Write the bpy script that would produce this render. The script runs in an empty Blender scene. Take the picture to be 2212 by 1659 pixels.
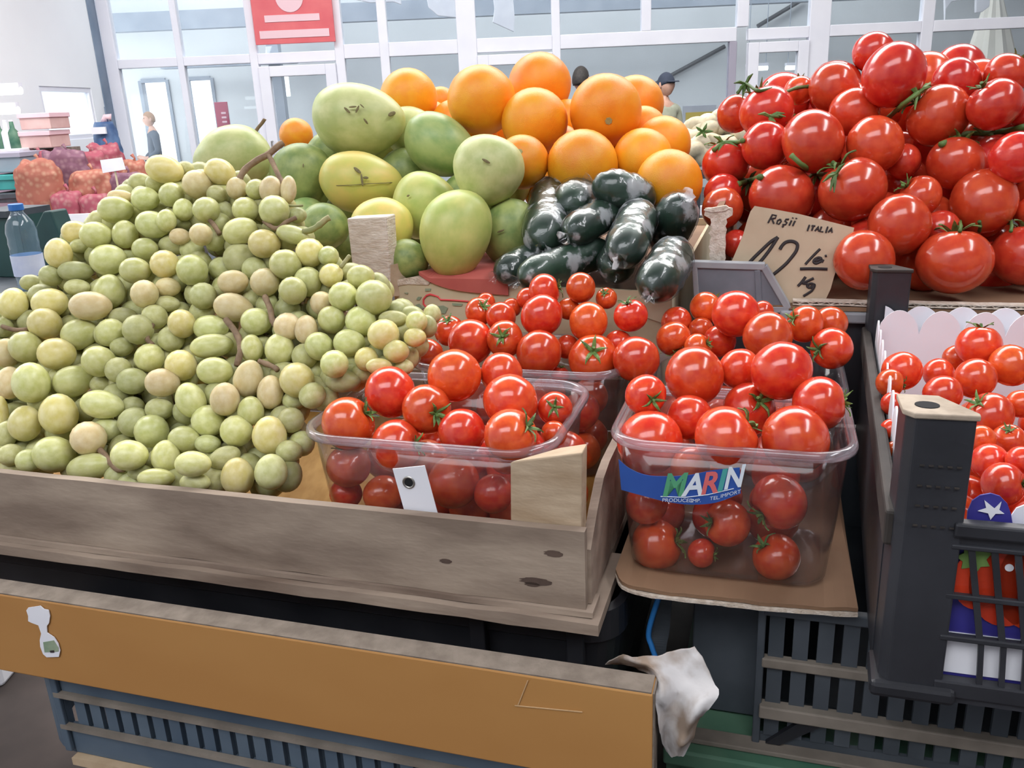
import bpy, bmesh, math, random
from mathutils import Vector, Matrix, noise
from math import sin, cos, pi, radians as R
random.seed(7)
SC = bpy.context.scene
COL = SC.collection

# ------------------------------------------------------------------ camera, world, lights
F, PITCH, ROLL, H = 1850.0, R(18.1), R(2.55), 1.45
FW = Vector((0, cos(PITCH), -sin(PITCH)))
UP0 = Vector((0, sin(PITCH), cos(PITCH)))
XC = Vector((1, 0, 0)) * cos(ROLL) - UP0 * sin(ROLL)
YC = Vector((1, 0, 0)) * sin(ROLL) + UP0 * cos(ROLL)
CP = Vector((0, 0, H))
RCAM = Matrix((XC, YC, -FW)).transposed()
cd = bpy.data.cameras.new('camera'); cam = bpy.data.objects.new('camera', cd); COL.objects.link(cam)
cam.matrix_world = Matrix.Translation(CP) @ RCAM.to_4x4()
cd.sensor_fit = 'HORIZONTAL'; cd.sensor_width = 36.0; cd.lens = 36.0 * F / 2212.0
cd.clip_start = 0.02; cd.clip_end = 200
SC.camera = cam

SC.view_settings.view_transform = 'Standard'
SC.view_settings.look = 'None'
SC.view_settings.gamma = 1.0
SC.view_settings.use_curve_mapping = False
SC.view_settings.exposure = 0.10
cy = SC.cycles
cy.use_denoising = True
cy.max_bounces = 8; cy.diffuse_bounces = 4; cy.glossy_bounces = 3; cy.transmission_bounces = 4
cy.transparent_max_bounces = 24
cy.caustics_reflective = False; cy.caustics_refractive = False
cy.sample_clamp_indirect = 6.0

W_ = bpy.data.worlds.new('overcast'); SC.world = W_; W_.use_nodes = True
wb = W_.node_tree.nodes['Background']
wb.inputs[0].default_value = (0.93, 0.97, 1.0, 1); wb.inputs[1].default_value = 3.0

def area(name, loc, target, sx, sy, power, color=(1, 1, 1)):
    l = bpy.data.lights.new(name, 'AREA'); l.shape = 'RECTANGLE'; l.size = sx; l.size_y = sy
    l.energy = power; l.color = color
    o = bpy.data.objects.new(name, l); COL.objects.link(o); o.location = loc
    d = Vector(target) - Vector(loc)
    o.rotation_euler = d.to_track_quat('-Z', 'Y').to_euler()
    return o
# daylight through roof lights and a side window; near and passage lights are added fill
area('skylight_far', (0, 5.2, 5.85), (0, 5.2, 0), 11.0, 3.2, 1050, (1.0, 0.98, 0.96))
area('skylight_strip', (3.4, -1.3, 5.85), (3.4, -1.3, 0), 0.9, 5.0, 210, (0.97, 0.97, 1.0))
area('front_fill', (-2.2, -3.4, 5.85), (-2.2, -3.4, 0), 6.0, 2.8, 310, (0.95, 0.97, 1.0))  # unseen fill added behind the camera to lift the stall's front faces
area('window_light', (-4.75, 2.6, 2.6), (0, 2.0, 1.6), 2.2, 2.2, 110, (0.92, 0.96, 1.0))
area('passage_fill', (0.5, 12.7, 5.3), (0.5, 12.9, 0), 12.0, 1.4, 400, (0.95, 0.98, 1.0))  # added fill that brightens the passage behind the glazing

# ------------------------------------------------------------------ picture / stall geometry
TH = R(17.5)                                   # the stall's front edge is turned 17.5 degrees to the hall
UA = Vector((cos(TH), -sin(TH), 0)); VA = Vector((sin(TH), cos(TH), 0))
def S(u, v, z): return UA * u + VA * v + Vector((0, 0, z))
RST = Matrix.Rotation(-TH, 3, 'Z')
def ray(px, py): return FW + XC * ((px - 1106) / F) - YC * ((py - 829.5) / F)
def at_d(px, py, d): return CP + ray(px, py) * d
def on_z(px, py, z):
    r = ray(px, py); return CP + r * ((z - H) / r.z)
def on_v(px, py, v):
    r = ray(px, py); return CP + r * (v / r.dot(VA))
def on_Y(px, py, Y):
    r = ray(px, py); return CP + r * (Y / r.y)
def on_pl(px, py, p0, n):
    r = ray(px, py); return CP + r * ((p0 - CP).dot(n) / r.dot(n))
def slope_plane(v0, z0, deg):
    a = R(deg); return S(0, v0, z0), (VA * (-sin(a)) + Vector((0, 0, cos(a))))
def uv_of(p): return p.dot(UA), p.dot(VA)

# ------------------------------------------------------------------ materials
MATS = {}
def newmat(name):
    m = bpy.data.materials.new(name); m.use_nodes = True
    nt = m.node_tree; b = nt.nodes['Principled BSDF']
    return m, nt, b
def nd(nt, t, **kw):
    n = nt.nodes.new(t)
    for k, v in kw.items(): setattr(n, k, v)
    return n
def c4(c): return (c[0], c[1], c[2], 1)
def mat(name, c1, c2=None, scale=8.0, rough=0.5, metal=0.0, bump=0.0, bscale=None, stretch=(1, 1, 1), rand=0.0,
        coat=0.0, sss=0.0, sssr=(0.01, 0.01, 0.01), detail=4.0, spec=0.5, lo=0.35, hi=0.65, blotch=0.0):
    m, nt, b = newmat(name); L = nt.links.new
    b.inputs['Roughness'].default_value = rough; b.inputs['Metallic'].default_value = metal
    b.inputs['Specular IOR Level'].default_value = spec
    b.inputs['Coat Weight'].default_value = coat; b.inputs['Coat Roughness'].default_value = 0.08
    if sss:
        b.inputs['Subsurface Weight'].default_value = sss; b.inputs['Subsurface Radius'].default_value = sssr
        b.inputs['Subsurface Scale'].default_value = 1.0
    tc = nd(nt, 'ShaderNodeTexCoord'); mp = nd(nt, 'ShaderNodeMapping'); mp.inputs['Scale'].default_value = stretch
    L(tc.outputs['Object'], mp.inputs['Vector'])
    oi = nd(nt, 'ShaderNodeObjectInfo')
    ad = nd(nt, 'ShaderNodeVectorMath', operation='ADD'); L(mp.outputs[0], ad.inputs[0]); L(oi.outputs['Random'], ad.inputs[1])
    nz = nd(nt, 'ShaderNodeTexNoise'); nz.inputs['Scale'].default_value = scale; nz.inputs['Detail'].default_value = detail
    L(ad.outputs[0], nz.inputs['Vector'])
    rp = nd(nt, 'ShaderNodeValToRGB'); rp.color_ramp.elements[0].position = lo; rp.color_ramp.elements[1].position = hi
    rp.color_ramp.elements[0].color = c4(c1); rp.color_ramp.elements[1].color = c4(c2 or c1)
    L(nz.outputs[0], rp.inputs[0])
    out = rp.outputs[0]
    if blotch:      # old dark water stains in the timber
        n3 = nd(nt, 'ShaderNodeTexNoise'); n3.inputs['Scale'].default_value = scale * .45; n3.inputs['Detail'].default_value = 3; n3.inputs['Distortion'].default_value = .6
        L(ad.outputs[0], n3.inputs['Vector']); m3 = nd(nt, 'ShaderNodeMapRange'); m3.inputs[1].default_value = .54; m3.inputs[2].default_value = .68; m3.inputs[4].default_value = blotch
        L(n3.outputs[0], m3.inputs[0]); x3 = nd(nt, 'ShaderNodeMixRGB', blend_type='MULTIPLY'); x3.inputs[2].default_value = (.38, .30, .26, 1); L(m3.outputs[0], x3.inputs[0]); L(out, x3.inputs[1]); out = x3.outputs[0]
    if rand:
        hv = nd(nt, 'ShaderNodeHueSaturation')
        mr = nd(nt, 'ShaderNodeMapRange'); mr.inputs[3].default_value = 1 - rand; mr.inputs[4].default_value = 1 + rand
        L(oi.outputs['Random'], mr.inputs[0]); L(mr.outputs[0], hv.inputs['Value'])
        m2 = nd(nt, 'ShaderNodeMapRange'); m2.inputs[3].default_value = 0.5 - rand * 0.06; m2.inputs[4].default_value = 0.5 + rand * 0.06
        ml = nd(nt, 'ShaderNodeMath', operation='FRACT'); mm = nd(nt, 'ShaderNodeMath', operation='MULTIPLY'); mm.inputs[1].default_value = 7.31
        L(oi.outputs['Random'], mm.inputs[0]); L(mm.outputs[0], ml.inputs[0]); L(ml.outputs[0], m2.inputs[0]); L(m2.outputs[0], hv.inputs['Hue'])
        L(out, hv.inputs['Color']); out = hv.outputs[0]
    L(out, b.inputs['Base Color'])
    if bump:
        n2 = nd(nt, 'ShaderNodeTexNoise'); n2.inputs['Scale'].default_value = bscale or scale * 3; n2.inputs['Detail'].default_value = 3
        L(ad.outputs[0], n2.inputs['Vector'])
        bp = nd(nt, 'ShaderNodeBump'); bp.inputs['Strength'].default_value = bump; bp.inputs['Distance'].default_value = 0.002
        L(n2.outputs[0], bp.inputs['Height']); L(bp.outputs[0], b.inputs['Normal'])
    MATS[name] = m
    return m
def clear(name, tint, haze, hazecol, rough=0.08, gloss=1.0, noise_scale=None):
    """clear plastic or glass: see-through, mirror-like at grazing angles, a little milky"""
    m, nt, b = newmat(name); L = nt.links.new; nt.nodes.remove(b)
    out = nt.nodes['Material Output']
    tr = nd(nt, 'ShaderNodeBsdfTransparent'); tr.inputs[0].default_value = c4(tint)
    df = nd(nt, 'ShaderNodeBsdfDiffuse'); df.inputs[0].default_value = c4(hazecol)
    tl = nd(nt, 'ShaderNodeBsdfTranslucent'); tl.inputs[0].default_value = c4(hazecol)
    dd = nd(nt, 'ShaderNodeMixShader'); dd.inputs[0].default_value = 0.5; L(df.outputs[0], dd.inputs[1]); L(tl.outputs[0], dd.inputs[2])
    gl = nd(nt, 'ShaderNodeBsdfGlossy'); gl.inputs['Roughness'].default_value = rough
    m1 = nd(nt, 'ShaderNodeMixShader'); m1.inputs[0].default_value = haze
    L(tr.outputs[0], m1.inputs[1]); L(dd.outputs[0], m1.inputs[2])
    if noise_scale:
        tc = nd(nt, 'ShaderNodeTexCoord'); nz = nd(nt, 'ShaderNodeTexNoise'); nz.inputs['Scale'].default_value = noise_scale
        nz.inputs['Detail'].default_value = 5; L(tc.outputs['Object'], nz.inputs['Vector'])
        mr = nd(nt, 'ShaderNodeMapRange'); mr.inputs[1].default_value = 0.54; mr.inputs[2].default_value = 0.61
        mr.inputs[3].default_value = haze * 0.12; mr.inputs[4].default_value = min(1, haze * 4.6)  # white noise patches put glare into the film's haze
        L(nz.outputs[0], mr.inputs[0]); L(mr.outputs[0], m1.inputs[0])
        bp = nd(nt, 'ShaderNodeBump'); bp.inputs['Strength'].default_value = 0.8; bp.inputs['Distance'].default_value = 0.004
        L(nz.outputs[0], bp.inputs['Height']); L(bp.outputs[0], gl.inputs['Normal'])
    fr = nd(nt, 'ShaderNodeLayerWeight'); fr.inputs[0].default_value = 0.5
    pw = nd(nt, 'ShaderNodeMath', operation='POWER'); pw.inputs[1].default_value = 4.0; L(fr.outputs['Facing'], pw.inputs[0])
    mu = nd(nt, 'ShaderNodeMath', operation='MULTIPLY_ADD'); mu.inputs[1].default_value = 0.55 * gloss; mu.inputs[2].default_value = 0.035 * gloss; mu.use_clamp = True; L(pw.outputs[0], mu.inputs[0])
    m2 = nd(nt, 'ShaderNodeMixShader'); L(mu.outputs[0], m2.inputs[0]); L(m1.outputs[0], m2.inputs[1]); L(gl.outputs[0], m2.inputs[2])
    L(m2.outputs[0], out.inputs[0]); MATS[name] = m; return m
def glow(name, col, s):
    m, nt, b = newmat(name); b.inputs['Emission Color'].default_value = c4(col); b.inputs['Emission Strength'].default_value = s
    b.inputs['Base Color'].default_value = c4(col); MATS[name] = m; return m

tomato_m = mat('tomato_skin', (0.56, 0.038, 0.018), (0.68, 0.075, 0.028), 2.5, rough=0.2, rand=0.12, coat=0.35, sss=0.12, sssr=(0.006, 0.002, 0.001))
cherry_m = mat('cherry_tomato_skin', (0.58, 0.045, 0.014), (0.70, 0.095, 0.022), 2.5, rough=0.2, rand=0.12, coat=0.35, sss=0.12, sssr=(0.005, 0.002, 0.001))
calyx_m = mat('calyx_green', (0.05, 0.11, 0.02), (0.16, 0.27, 0.07), 5, rough=0.6, rand=0.2)
grape_g = mat('grape_green', (0.53, 0.54, 0.20), (0.66, 0.66, 0.34), 2, rough=0.34, rand=0.14, sss=0.5, sssr=(0.008, 0.008, 0.003), spec=0.5)
grape_y = mat('grape_yellow', (0.65, 0.57, 0.20), (0.74, 0.67, 0.35), 2, rough=0.34, rand=0.12, sss=0.5, sssr=(0.009, 0.008, 0.003), spec=0.5)
grape_b = mat('grape_beige', (0.63, 0.51, 0.26), (0.73, 0.63, 0.39), 2, rough=0.4, rand=0.12, sss=0.5, sssr=(0.009, 0.007, 0.004), spec=0.35)
grape_d = mat('grape_deep_shaded', (0.43, 0.43, 0.18), (0.54, 0.54, 0.29), 2, rough=0.4, rand=0.18, sss=0.4, sssr=(0.008, 0.008, 0.003), spec=0.35)  # darker copy of the green: shade of deeper berries put into the colour
stem_m = mat('stem_brown', (0.16, 0.10, 0.06), (0.30, 0.20, 0.12), 90, rough=0.8, bump=0.3)
stemg_m = mat('stem_green', (0.22, 0.24, 0.09), (0.34, 0.30, 0.14), 60, rough=0.7)
mango_p = mat('mango_pale', (0.42, 0.48, 0.17), (0.62, 0.64, 0.30), 2.0, rough=0.42, bump=0.05, bscale=40, rand=0.05)
mango_g = mat('mango_green', (0.22, 0.34, 0.11), (0.38, 0.46, 0.17), 2.0, rough=0.4, bump=0.05, bscale=40, rand=0.05)
mango_y = mat('mango_yellow', (0.55, 0.53, 0.12), (0.74, 0.56, 0.16), 1.6, rough=0.42, bump=0.05, bscale=40, rand=0.05)
mango_l = mat('mango_lime', (0.40, 0.48, 0.12), (0.60, 0.60, 0.20), 1.6, rough=0.4, bump=0.05, bscale=40, rand=0.05)
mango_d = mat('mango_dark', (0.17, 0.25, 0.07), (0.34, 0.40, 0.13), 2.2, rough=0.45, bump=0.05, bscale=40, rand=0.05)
scar_m = mat('mango_scar', (0.12, 0.10, 0.045), (0.24, 0.20, 0.09), 3, rough=0.8)
orange_m = mat('orange_peel', (0.86, 0.28, 0.012), (0.90, 0.38, 0.018), 1.5, rough=0.36, bump=0.22, bscale=46, rand=0.1, sss=0.15, sssr=(0.006, 0.003, 0.001))
button_m = mat('orange_button', (0.30, 0.28, 0.12), (0.42, 0.38, 0.18), 80, rough=0.8)
cuke_m = mat('cucumber_skin', (0.006, 0.022, 0.013), (0.016, 0.05, 0.025), 30, rough=0.4, rand=0.1)
film_m = clear('shrink_film', (0.93, 0.95, 0.96), 0.15, (0.86, 0.88, 0.92), rough=0.12, gloss=1.15, noise_scale=30)
punnet_m = clear('punnet_plastic', (0.96, 0.955, 0.965), 0.018, (0.78, 0.74, 0.80), rough=0.1, gloss=1.2)
rim_m = clear('punnet_rim_plastic', (0.92, 0.9, 0.93), 0.2, (0.78, 0.76, 0.84), rough=0.12, gloss=1.6)
glass_m = clear('window_glass', (0.93, 0.95, 0.96), 0.05, (0.75, 0.82, 0.9), rough=0.02, gloss=1.0)
bottle_m = clear('bottle_plastic', (0.80, 0.9, 0.97), 0.08, (0.6, 0.75, 0.85), rough=0.08, gloss=1.5)
wood_m = mat('grey_wood', (0.21, 0.155, 0.118), (0.38, 0.30, 0.232), 26, rough=0.85, stretch=(0.12, 1.0, 1.0), bump=0.5, bscale=90, rand=0.08, blotch=.75)
post_m = mat('pale_wood', (0.38, 0.27, 0.17), (0.52, 0.40, 0.28), 50, rough=0.85, stretch=(0.2, 1, 1), bump=0.4)
white_wood = mat('bleached_wood', (0.62, 0.53, 0.45), (0.78, 0.71, 0.64), 60, rough=0.9, stretch=(1, 1, 3.0), bump=0.5)
plank_m = mat('varnished_board', (0.42, 0.205, 0.065), (0.50, 0.265, 0.09), 5, rough=0.5, stretch=(0.35, 1, 1), bump=0.08, bscale=60, spec=0.3)
plank_e = mat('chipboard_edge', (0.15, 0.12, 0.095), (0.22, 0.18, 0.145), 70, rough=0.95, bump=0.5)
black_p = mat('black_plastic', (0.012, 0.013, 0.017), (0.022, 0.023, 0.028), 20, rough=0.42, bump=0.05)
crate_p = mat('charcoal_plastic', (0.020, 0.021, 0.026), (0.036, 0.038, 0.046), 14, rough=0.4, bump=0.1, bscale=120)
dust_p = mat('dusty_plastic', (0.16, 0.135, 0.11), (0.24, 0.205, 0.17), 30, rough=0.8)
taupe_p = mat('dusty_rim', (0.022, 0.018, 0.016), (0.045, 0.036, 0.031), 22, rough=0.7)
posttop = mat('worn_post_top', (0.30, 0.24, 0.18), (0.44, 0.36, 0.28), 60, rough=0.8, bump=0.3)
grey_p = mat('grey_plastic', (0.15, 0.17, 0.20), (0.22, 0.24, 0.28), 18, rough=0.55)
greyl_p = mat('grey_rim', (0.26, 0.27, 0.30), (0.36, 0.37, 0.39), 18, rough=0.6)
bluecr = mat('blue_grey_plastic', (0.055, 0.085, 0.125), (0.10, 0.135, 0.175), 9, rough=0.6, bump=0.1)
slatg = mat('slate_plastic', (0.04, 0.05, 0.062), (0.07, 0.082, 0.098), 14, rough=0.6)
green_p = mat('green_plastic', (0.03, 0.12, 0.075), (0.10, 0.20, 0.13), 14, rough=0.6)
card_m = mat('cardboard', (0.40, 0.29, 0.18), (0.47, 0.35, 0.23), 40, rough=0.9, bump=0.1)
cardd_m = mat('cardboard_brown', (0.20, 0.11, 0.062), (0.28, 0.165, 0.095), 9, rough=0.85, bump=0.1)
carde_m = mat('torn_cardboard', (0.55, 0.45, 0.36), (0.74, 0.65, 0.56), 160, rough=0.95, bump=0.6)
sign_m = mat('price_card', (0.47, 0.36, 0.25), (0.52, 0.41, 0.29), 30, rough=0.9)
ink_m = mat('marker_ink', (0.025, 0.018, 0.02), None, 5, rough=0.7)
box_m = mat('printed_cardboard', (0.56, 0.48, 0.32), (0.64, 0.56, 0.40), 20, rough=0.85)
redp_m = mat('red_paper', (0.42, 0.085, 0.075), (0.5, 0.12, 0.10), 20, rough=0.6)
redl_m = mat('red_print', (0.75, 0.08, 0.09), None, 5, rough=0.7)
greenl_m = mat('green_print', (0.22, 0.30, 0.20), (0.36, 0.40, 0.28), 60, rough=0.8)
straw_m = mat('straw_paper', (0.33, 0.16, 0.025), (0.48, 0.27, 0.07), 60, rough=0.8, stretch=(1, 0.3, 1))
white_p = mat('white_card', (0.78, 0.78, 0.84), (0.84, 0.84, 0.89), 8, rough=0.6)
cloth_m = mat('white_rag', (0.27, 0.20, 0.15), (0.58, 0.56, 0.56), 30, rough=0.95, lo=0.40, hi=0.60, bump=0.2)
blue_l = mat('label_blue', (0.03, 0.085, 0.36), (0.04, 0.12, 0.45), 10, rough=0.35)
navy_l = mat('print_navy', (0.035, 0.03, 0.22), (0.05, 0.045, 0.28), 10, rough=0.4)
letg = mat('letter_green', (0.10, 0.38, 0.20), None, 5, rough=0.5)
letw = mat('letter_white', (0.78, 0.84, 0.92), None, 5, rough=0.5)
letr = mat('letter_red', (0.75, 0.16, 0.16), None, 5, rough=0.5)
lett = mat('letter_teal', (0.08, 0.38, 0.36), None, 5, rough=0.5)
strap_b = mat('blue_edge', (0.03, 0.20, 0.55), None, 5, rough=0.4)
steel = mat('steel_eyelet', (0.45, 0.43, 0.40), None, 5, rough=0.3, metal=0.9)
dark_m = mat('hole_shade', (0.008, 0.008, 0.009), None, 5, rough=0.9)  # near-black paint for the shade inside holes
frame_m = mat('white_frame', (0.78, 0.79, 0.87), (0.82, 0.83, 0.90), 3, rough=0.4)
wall_m = mat('wall_white', (0.86, 0.88, 0.92), (0.89, 0.91, 0.94), 1.2, rough=0.85)
back_m = mat('passage_wall', (0.60, 0.63, 0.65), (0.66, 0.69, 0.71), 0.8, rough=0.85)
ceil_m = mat('ceiling_grey', (0.55, 0.56, 0.58), (0.62, 0.63, 0.65), 1.0, rough=0.9)
rear_m = mat('hall_wall', (0.30, 0.30, 0.32), (0.38, 0.38, 0.40), 1.0, rough=0.9)
floor_m = mat('floor_brown', (0.022, 0.015, 0.013), (0.045, 0.032, 0.028), 5, rough=0.9)
column_m = mat('steel_column', (0.17, 0.23, 0.32), (0.23, 0.29, 0.38), 3, rough=0.6)
gutter_m = mat('mauve_metal', (0.36, 0.34, 0.42), None, 3, rough=0.6)
beam_m = mat('beam_grey', (0.26, 0.30, 0.36), (0.32, 0.36, 0.42), 3, rough=0.6)
sign_r = mat('sign_red', (0.66, 0.11, 0.13), (0.72, 0.15, 0.16), 3, rough=0.4)
sign_w = mat('sign_pink', (0.80, 0.55, 0.60), None, 3, rough=0.5)
lamp_m = glow('tube_glow', (0.95, 1.0, 0.97), 3.0)

# ------------------------------------------------------------------ mesh helpers
USED = {}
def tag(o, label=None, cat=None, group=None, kind=None):
    if label: o['label'] = label
    if cat: o['category'] = cat
    if group: o['group'] = group
    if kind: o['kind'] = kind
    return o
class MB:
    def __init__(s): s.v = []; s.f = []; s.mi = []
    def add(s, vs, fs, mi=0):
        n = len(s.v); s.v += [Vector(p) for p in vs]; s.f += [tuple(i + n for i in f) for f in fs]; s.mi += [mi] * len(fs); return s
    def hexa(s, c, mi=0):
        return s.add(c, [(0, 3, 2, 1), (4, 5, 6, 7), (0, 1, 5, 4), (1, 2, 6, 5), (2, 3, 7, 6), (3, 0, 4, 7)], mi)
    def box(s, u0, u1, v0, v1, z0, z1, mi=0):          # in the stall's own axes
        return s.hexa([S(u0, v0, z0), S(u1, v0, z0), S(u1, v1, z0), S(u0, v1, z0), S(u0, v0, z1), S(u1, v0, z1), S(u1, v1, z1), S(u0, v1, z1)], mi)
    def wbox(s, x0, x1, y0, y1, z0, z1, mi=0):         # in the hall's axes
        return s.hexa([(x0, y0, z0), (x1, y0, z0), (x1, y1, z0), (x0, y1, z0), (x0, y0, z1), (x1, y0, z1), (x1, y1, z1), (x0, y1, z1)], mi)
    def prism(s, pts, off, mi=0):                      # outline of 3-D points pushed along a vector
        n = len(pts); off = Vector(off)
        a = [Vector(p) for p in pts]; b = [p + off for p in a]
        fs = [tuple(range(n))[::-1], tuple(range(n, 2 * n))] + [(i, (i + 1) % n, n + (i + 1) % n, n + i) for i in range(n)]
        return s.add(a + b, fs, mi)
    def tube(s, path, rad, seg=8, cap=True, mi=0):
        path = [Vector(p) for p in path]; n = len(path)
        if not hasattr(rad, '__len__'): rad = [rad] * n
        t0 = (path[1] - path[0]).normalized()
        a = t0.orthogonal().normalized(); rows = []
        for i, p in enumerate(path):
            t = (path[min(i + 1, n - 1)] - path[max(i - 1, 0)])
            t = t.normalized() if t.length > 1e-9 else t0
            a = (a - t * a.dot(t)); a = a.normalized() if a.length > 1e-6 else t.orthogonal().normalized(); b = t.cross(a)
            rows.append([p + (a * cos(2 * pi * k / seg) + b * sin(2 * pi * k / seg)) * rad[i] for k in range(seg)])
        s.rows(rows, True, cap, mi); return s
    def rows(s, rows, closed=True, cap=True, mi=0):
        m = len(rows[0]); vs = [p for r in rows for p in r]; fs = []
        for i in range(len(rows) - 1):
            for k in range(m if closed else m - 1):
                k2 = (k + 1) % m
                fs.append((i * m + k, i * m + k2, (i + 1) * m + k2, (i + 1) * m + k))
        if cap and closed:
            fs.append(tuple(range(m))[::-1]); fs.append(tuple((len(rows) - 1) * m + k for k in range(m)))
        return s.add(vs, fs, mi)
    def ball(s, c, r, nx=12, ny=8, M=None, mi=0):
        r = r if hasattr(r, '__len__') else (r, r, r); rows = []
        for i in range(ny + 1):
            th = pi * min(max(i / ny, 0.02), 0.98)
            row = []
            for k in range(nx):
                ph = 2 * pi * k / nx
                p = Vector((r[0] * sin(th) * cos(ph), r[1] * sin(th) * sin(ph), r[2] * cos(th)))
                row.append(Vector(c) + (M @ p if M else p))
            rows.append(row)
        return s.rows(rows[::-1], True, True, mi)
    def mesh(s, name, mats, smooth=False, bevel=0.0, origin=None):
        me = bpy.data.meshes.new(name)
        o = Vector(origin) if origin is not None else Vector()
        me.from_pydata([p - o for p in s.v], [], s.f)
        for m in (mats if isinstance(mats, (list, tuple)) else [mats]): me.materials.append(m)
        me.polygons.foreach_set('material_index', s.mi)
        bm = bmesh.new(); bm.from_mesh(me)
        bmesh.ops.recalc_face_normals(bm, faces=bm.faces)
        if bevel:
            es = [e for e in bm.edges if len(e.link_faces) == 2 and e.calc_face_angle(0) > 0.6]
            bmesh.ops.bevel(bm, geom=es, offset=bevel, segments=2, affect='EDGES', profile=0.5)
        bm.to_mesh(me); bm.free()
        if smooth: me.polygons.foreach_set('use_smooth', [True] * len(me.polygons))
        me.update(); return me
    def build(s, name, mats, parent=None, smooth=False, bevel=0.0, origin=None):
        if origin is None:
            if parent is not None: origin = wloc(parent)
            else:
                lo = [min(p[i] for p in s.v) for i in range(3)]; hi = [max(p[i] for p in s.v) for i in range(3)]
                origin = Vector(((lo[0] + hi[0]) / 2, (lo[1] + hi[1]) / 2, lo[2]))
        origin = Vector(origin)
        me = s.mesh(name, mats, smooth, bevel, origin)
        o = bpy.data.objects.new(name, me); COL.objects.link(o)
        if parent is not None: o.parent = parent; o.location = origin - wloc(parent)
        else: o.location = origin
        WL[o.name] = origin
        return o
WL = {}
def wloc(o): return WL.get(o.name, Vector(o.location))
def empty(name, loc, label=None, cat=None, group=None, kind=None):
    o = bpy.data.objects.new(name, None); COL.objects.link(o); o.location = loc; o.empty_display_size = 0.02
    WL[o.name] = Vector(loc); return tag(o, label, cat, group, kind)
def inst(name, me, M, parent=None):
    """link another object with shared mesh data; M is its matrix (parent space when it has a parent)"""
    o = bpy.data.objects.new(name, me); COL.objects.link(o)
    if parent is not None: o.parent = parent
    o.matrix_local = M
    if parent is None: WL[o.name] = M.translation.copy()
    return o
def rframe(ax, spin=0.0):
    ax = Vector(ax).normalized(); a = ax.orthogonal().normalized(); b = ax.cross(a)
    x = a * cos(spin) + b * sin(spin); y = ax.cross(x)
    return Matrix((x, y, ax)).transposed()
def camdir(d): return XC * d[0] + YC * d[1] - FW * d[2]
def arc(pts, n=6):
    """smooth curve through points"""
    pts = [Vector(p) for p in pts]; out = []
    P_ = [pts[0] * 2 - pts[1]] + pts + [pts[-1] * 2 - pts[-2]]
    for i in range(1, len(P_) - 2):
        a, b, c, d = P_[i - 1:i + 3]
        for k in range(n):
            t = k / n
            out.append(0.5 * ((2 * b) + (c - a) * t + (2 * a - 5 * b + 4 * c - d) * t * t + (3 * b - a - 3 * c + d) * t ** 3))
    return out + [pts[-1]]

# ------------------------------------------------------------------ the hall
def struct(mb, name, m, parent=None, **k):
    o = mb.build(name, m, parent, **k)
    if parent is None: o['kind'] = 'structure'
    return o
struct(MB().wbox(-5.6, 9.2, -6.2, 17.0, -0.1, 0.0), 'floor', floor_m)
struct(MB().wbox(-5.6, 9.2, -6.2, 11.1, 6.0, 6.1), 'ceiling', ceil_m)
struct(MB().wbox(-5.6, 9.2, -6.3, -6.2, 0, 6.0), 'wall_rear', rear_m)
struct(MB().wbox(9.2, 9.3, -6.2, 14.6, 0, 6.0), 'wall_right', rear_m)
XW = -4.68
def on_X(px, py, X):
    r = ray(px, py); return CP + r * (X / r.x)
wa, wb2 = on_X(108, 306, XW), on_X(196, 190, XW); y0w, y1w, z0w, z1w = wa.y, wb2.y, wa.z, wb2.z
struct(MB().wbox(XW - .1, XW, -6.2, y0w, 0, 6.0).wbox(XW - .1, XW, y0w, y1w, 0, z0w).wbox(XW - .1, XW, y0w, y1w, z1w, 6.0).wbox(XW - .1, XW, y1w, 11.0, 0, 6.0), 'wall_left', wall_m)
w = struct(MB().wbox(XW - .07, XW - .01, y0w, y0w + .05, z0w, z1w).wbox(XW - .07, XW - .01, y1w - .05, y1w, z0w, z1w).wbox(XW - .07, XW - .01, y0w + .05, y1w - .05, z0w, z0w + .05).wbox(XW - .07, XW - .01, y0w + .05, y1w - .05, z1w - .05, z1w), 'window_1', frame_m)
MB().wbox(XW - .045, XW - .037, y0w + .05, y1w - .05, z0w + .05, z1w - .05).build('window_glass', glass_m, w)
# the dark steel column where the side wall meets the glazed front
struct(MB().wbox(XW, on_Y(221, 100, 10.95).x, 10.74, 10.95, 0, 6.0).wbox(XW, on_Y(221, 100, 10.95).x + .005, 10.72, 10.745, 0, 1.62), 'column', column_m)
# passage behind the glazing, with daylight doorways at its far end
bw = MB()
Yb = 14.5
d1 = [on_Y(x, y, Yb) for x, y in ((303, 175), (374, 345))]; d2 = [on_Y(x, y, Yb) for x, y in ((403, 175), (482, 345))]
xa, xb, xc_, xd = d1[0].x, d1[1].x + 0.1, d2[0].x, d2[1].x; zt = d1[0].z
e0, e1 = on_Y(592, 145, Yb), on_Y(628, 208, Yb)
bw.wbox(-11.0, xa, Yb, Yb + 0.12, 0, 6).wbox(xa, xb, Yb, Yb + 0.12, zt, 6).wbox(xb, xc_, Yb, Yb + 0.12, 0, 6).wbox(xc_, xd, Yb, Yb + 0.12, zt, 6)
bw.wbox(xd, e0.x, Yb, Yb + 0.12, 0, 6).wbox(e0.x, e1.x, Yb, Yb + 0.12, 0, e1.z).wbox(e0.x, e1.x, Yb, Yb + 0.12, e0.z, 6).wbox(e1.x, 12, Yb, Yb + 0.12, 0, 6)
struct(bw, 'wall_back', back_m)
struct(MB().wbox(-11, 12, 11.1, 14.6, 5.6, 5.7), 'ceiling', ceil_m)
struct(MB().wbox(-11, 12, Yb + 0.1, 24, -0.1, 0.0), 'outside_ground', wall_m)
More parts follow.
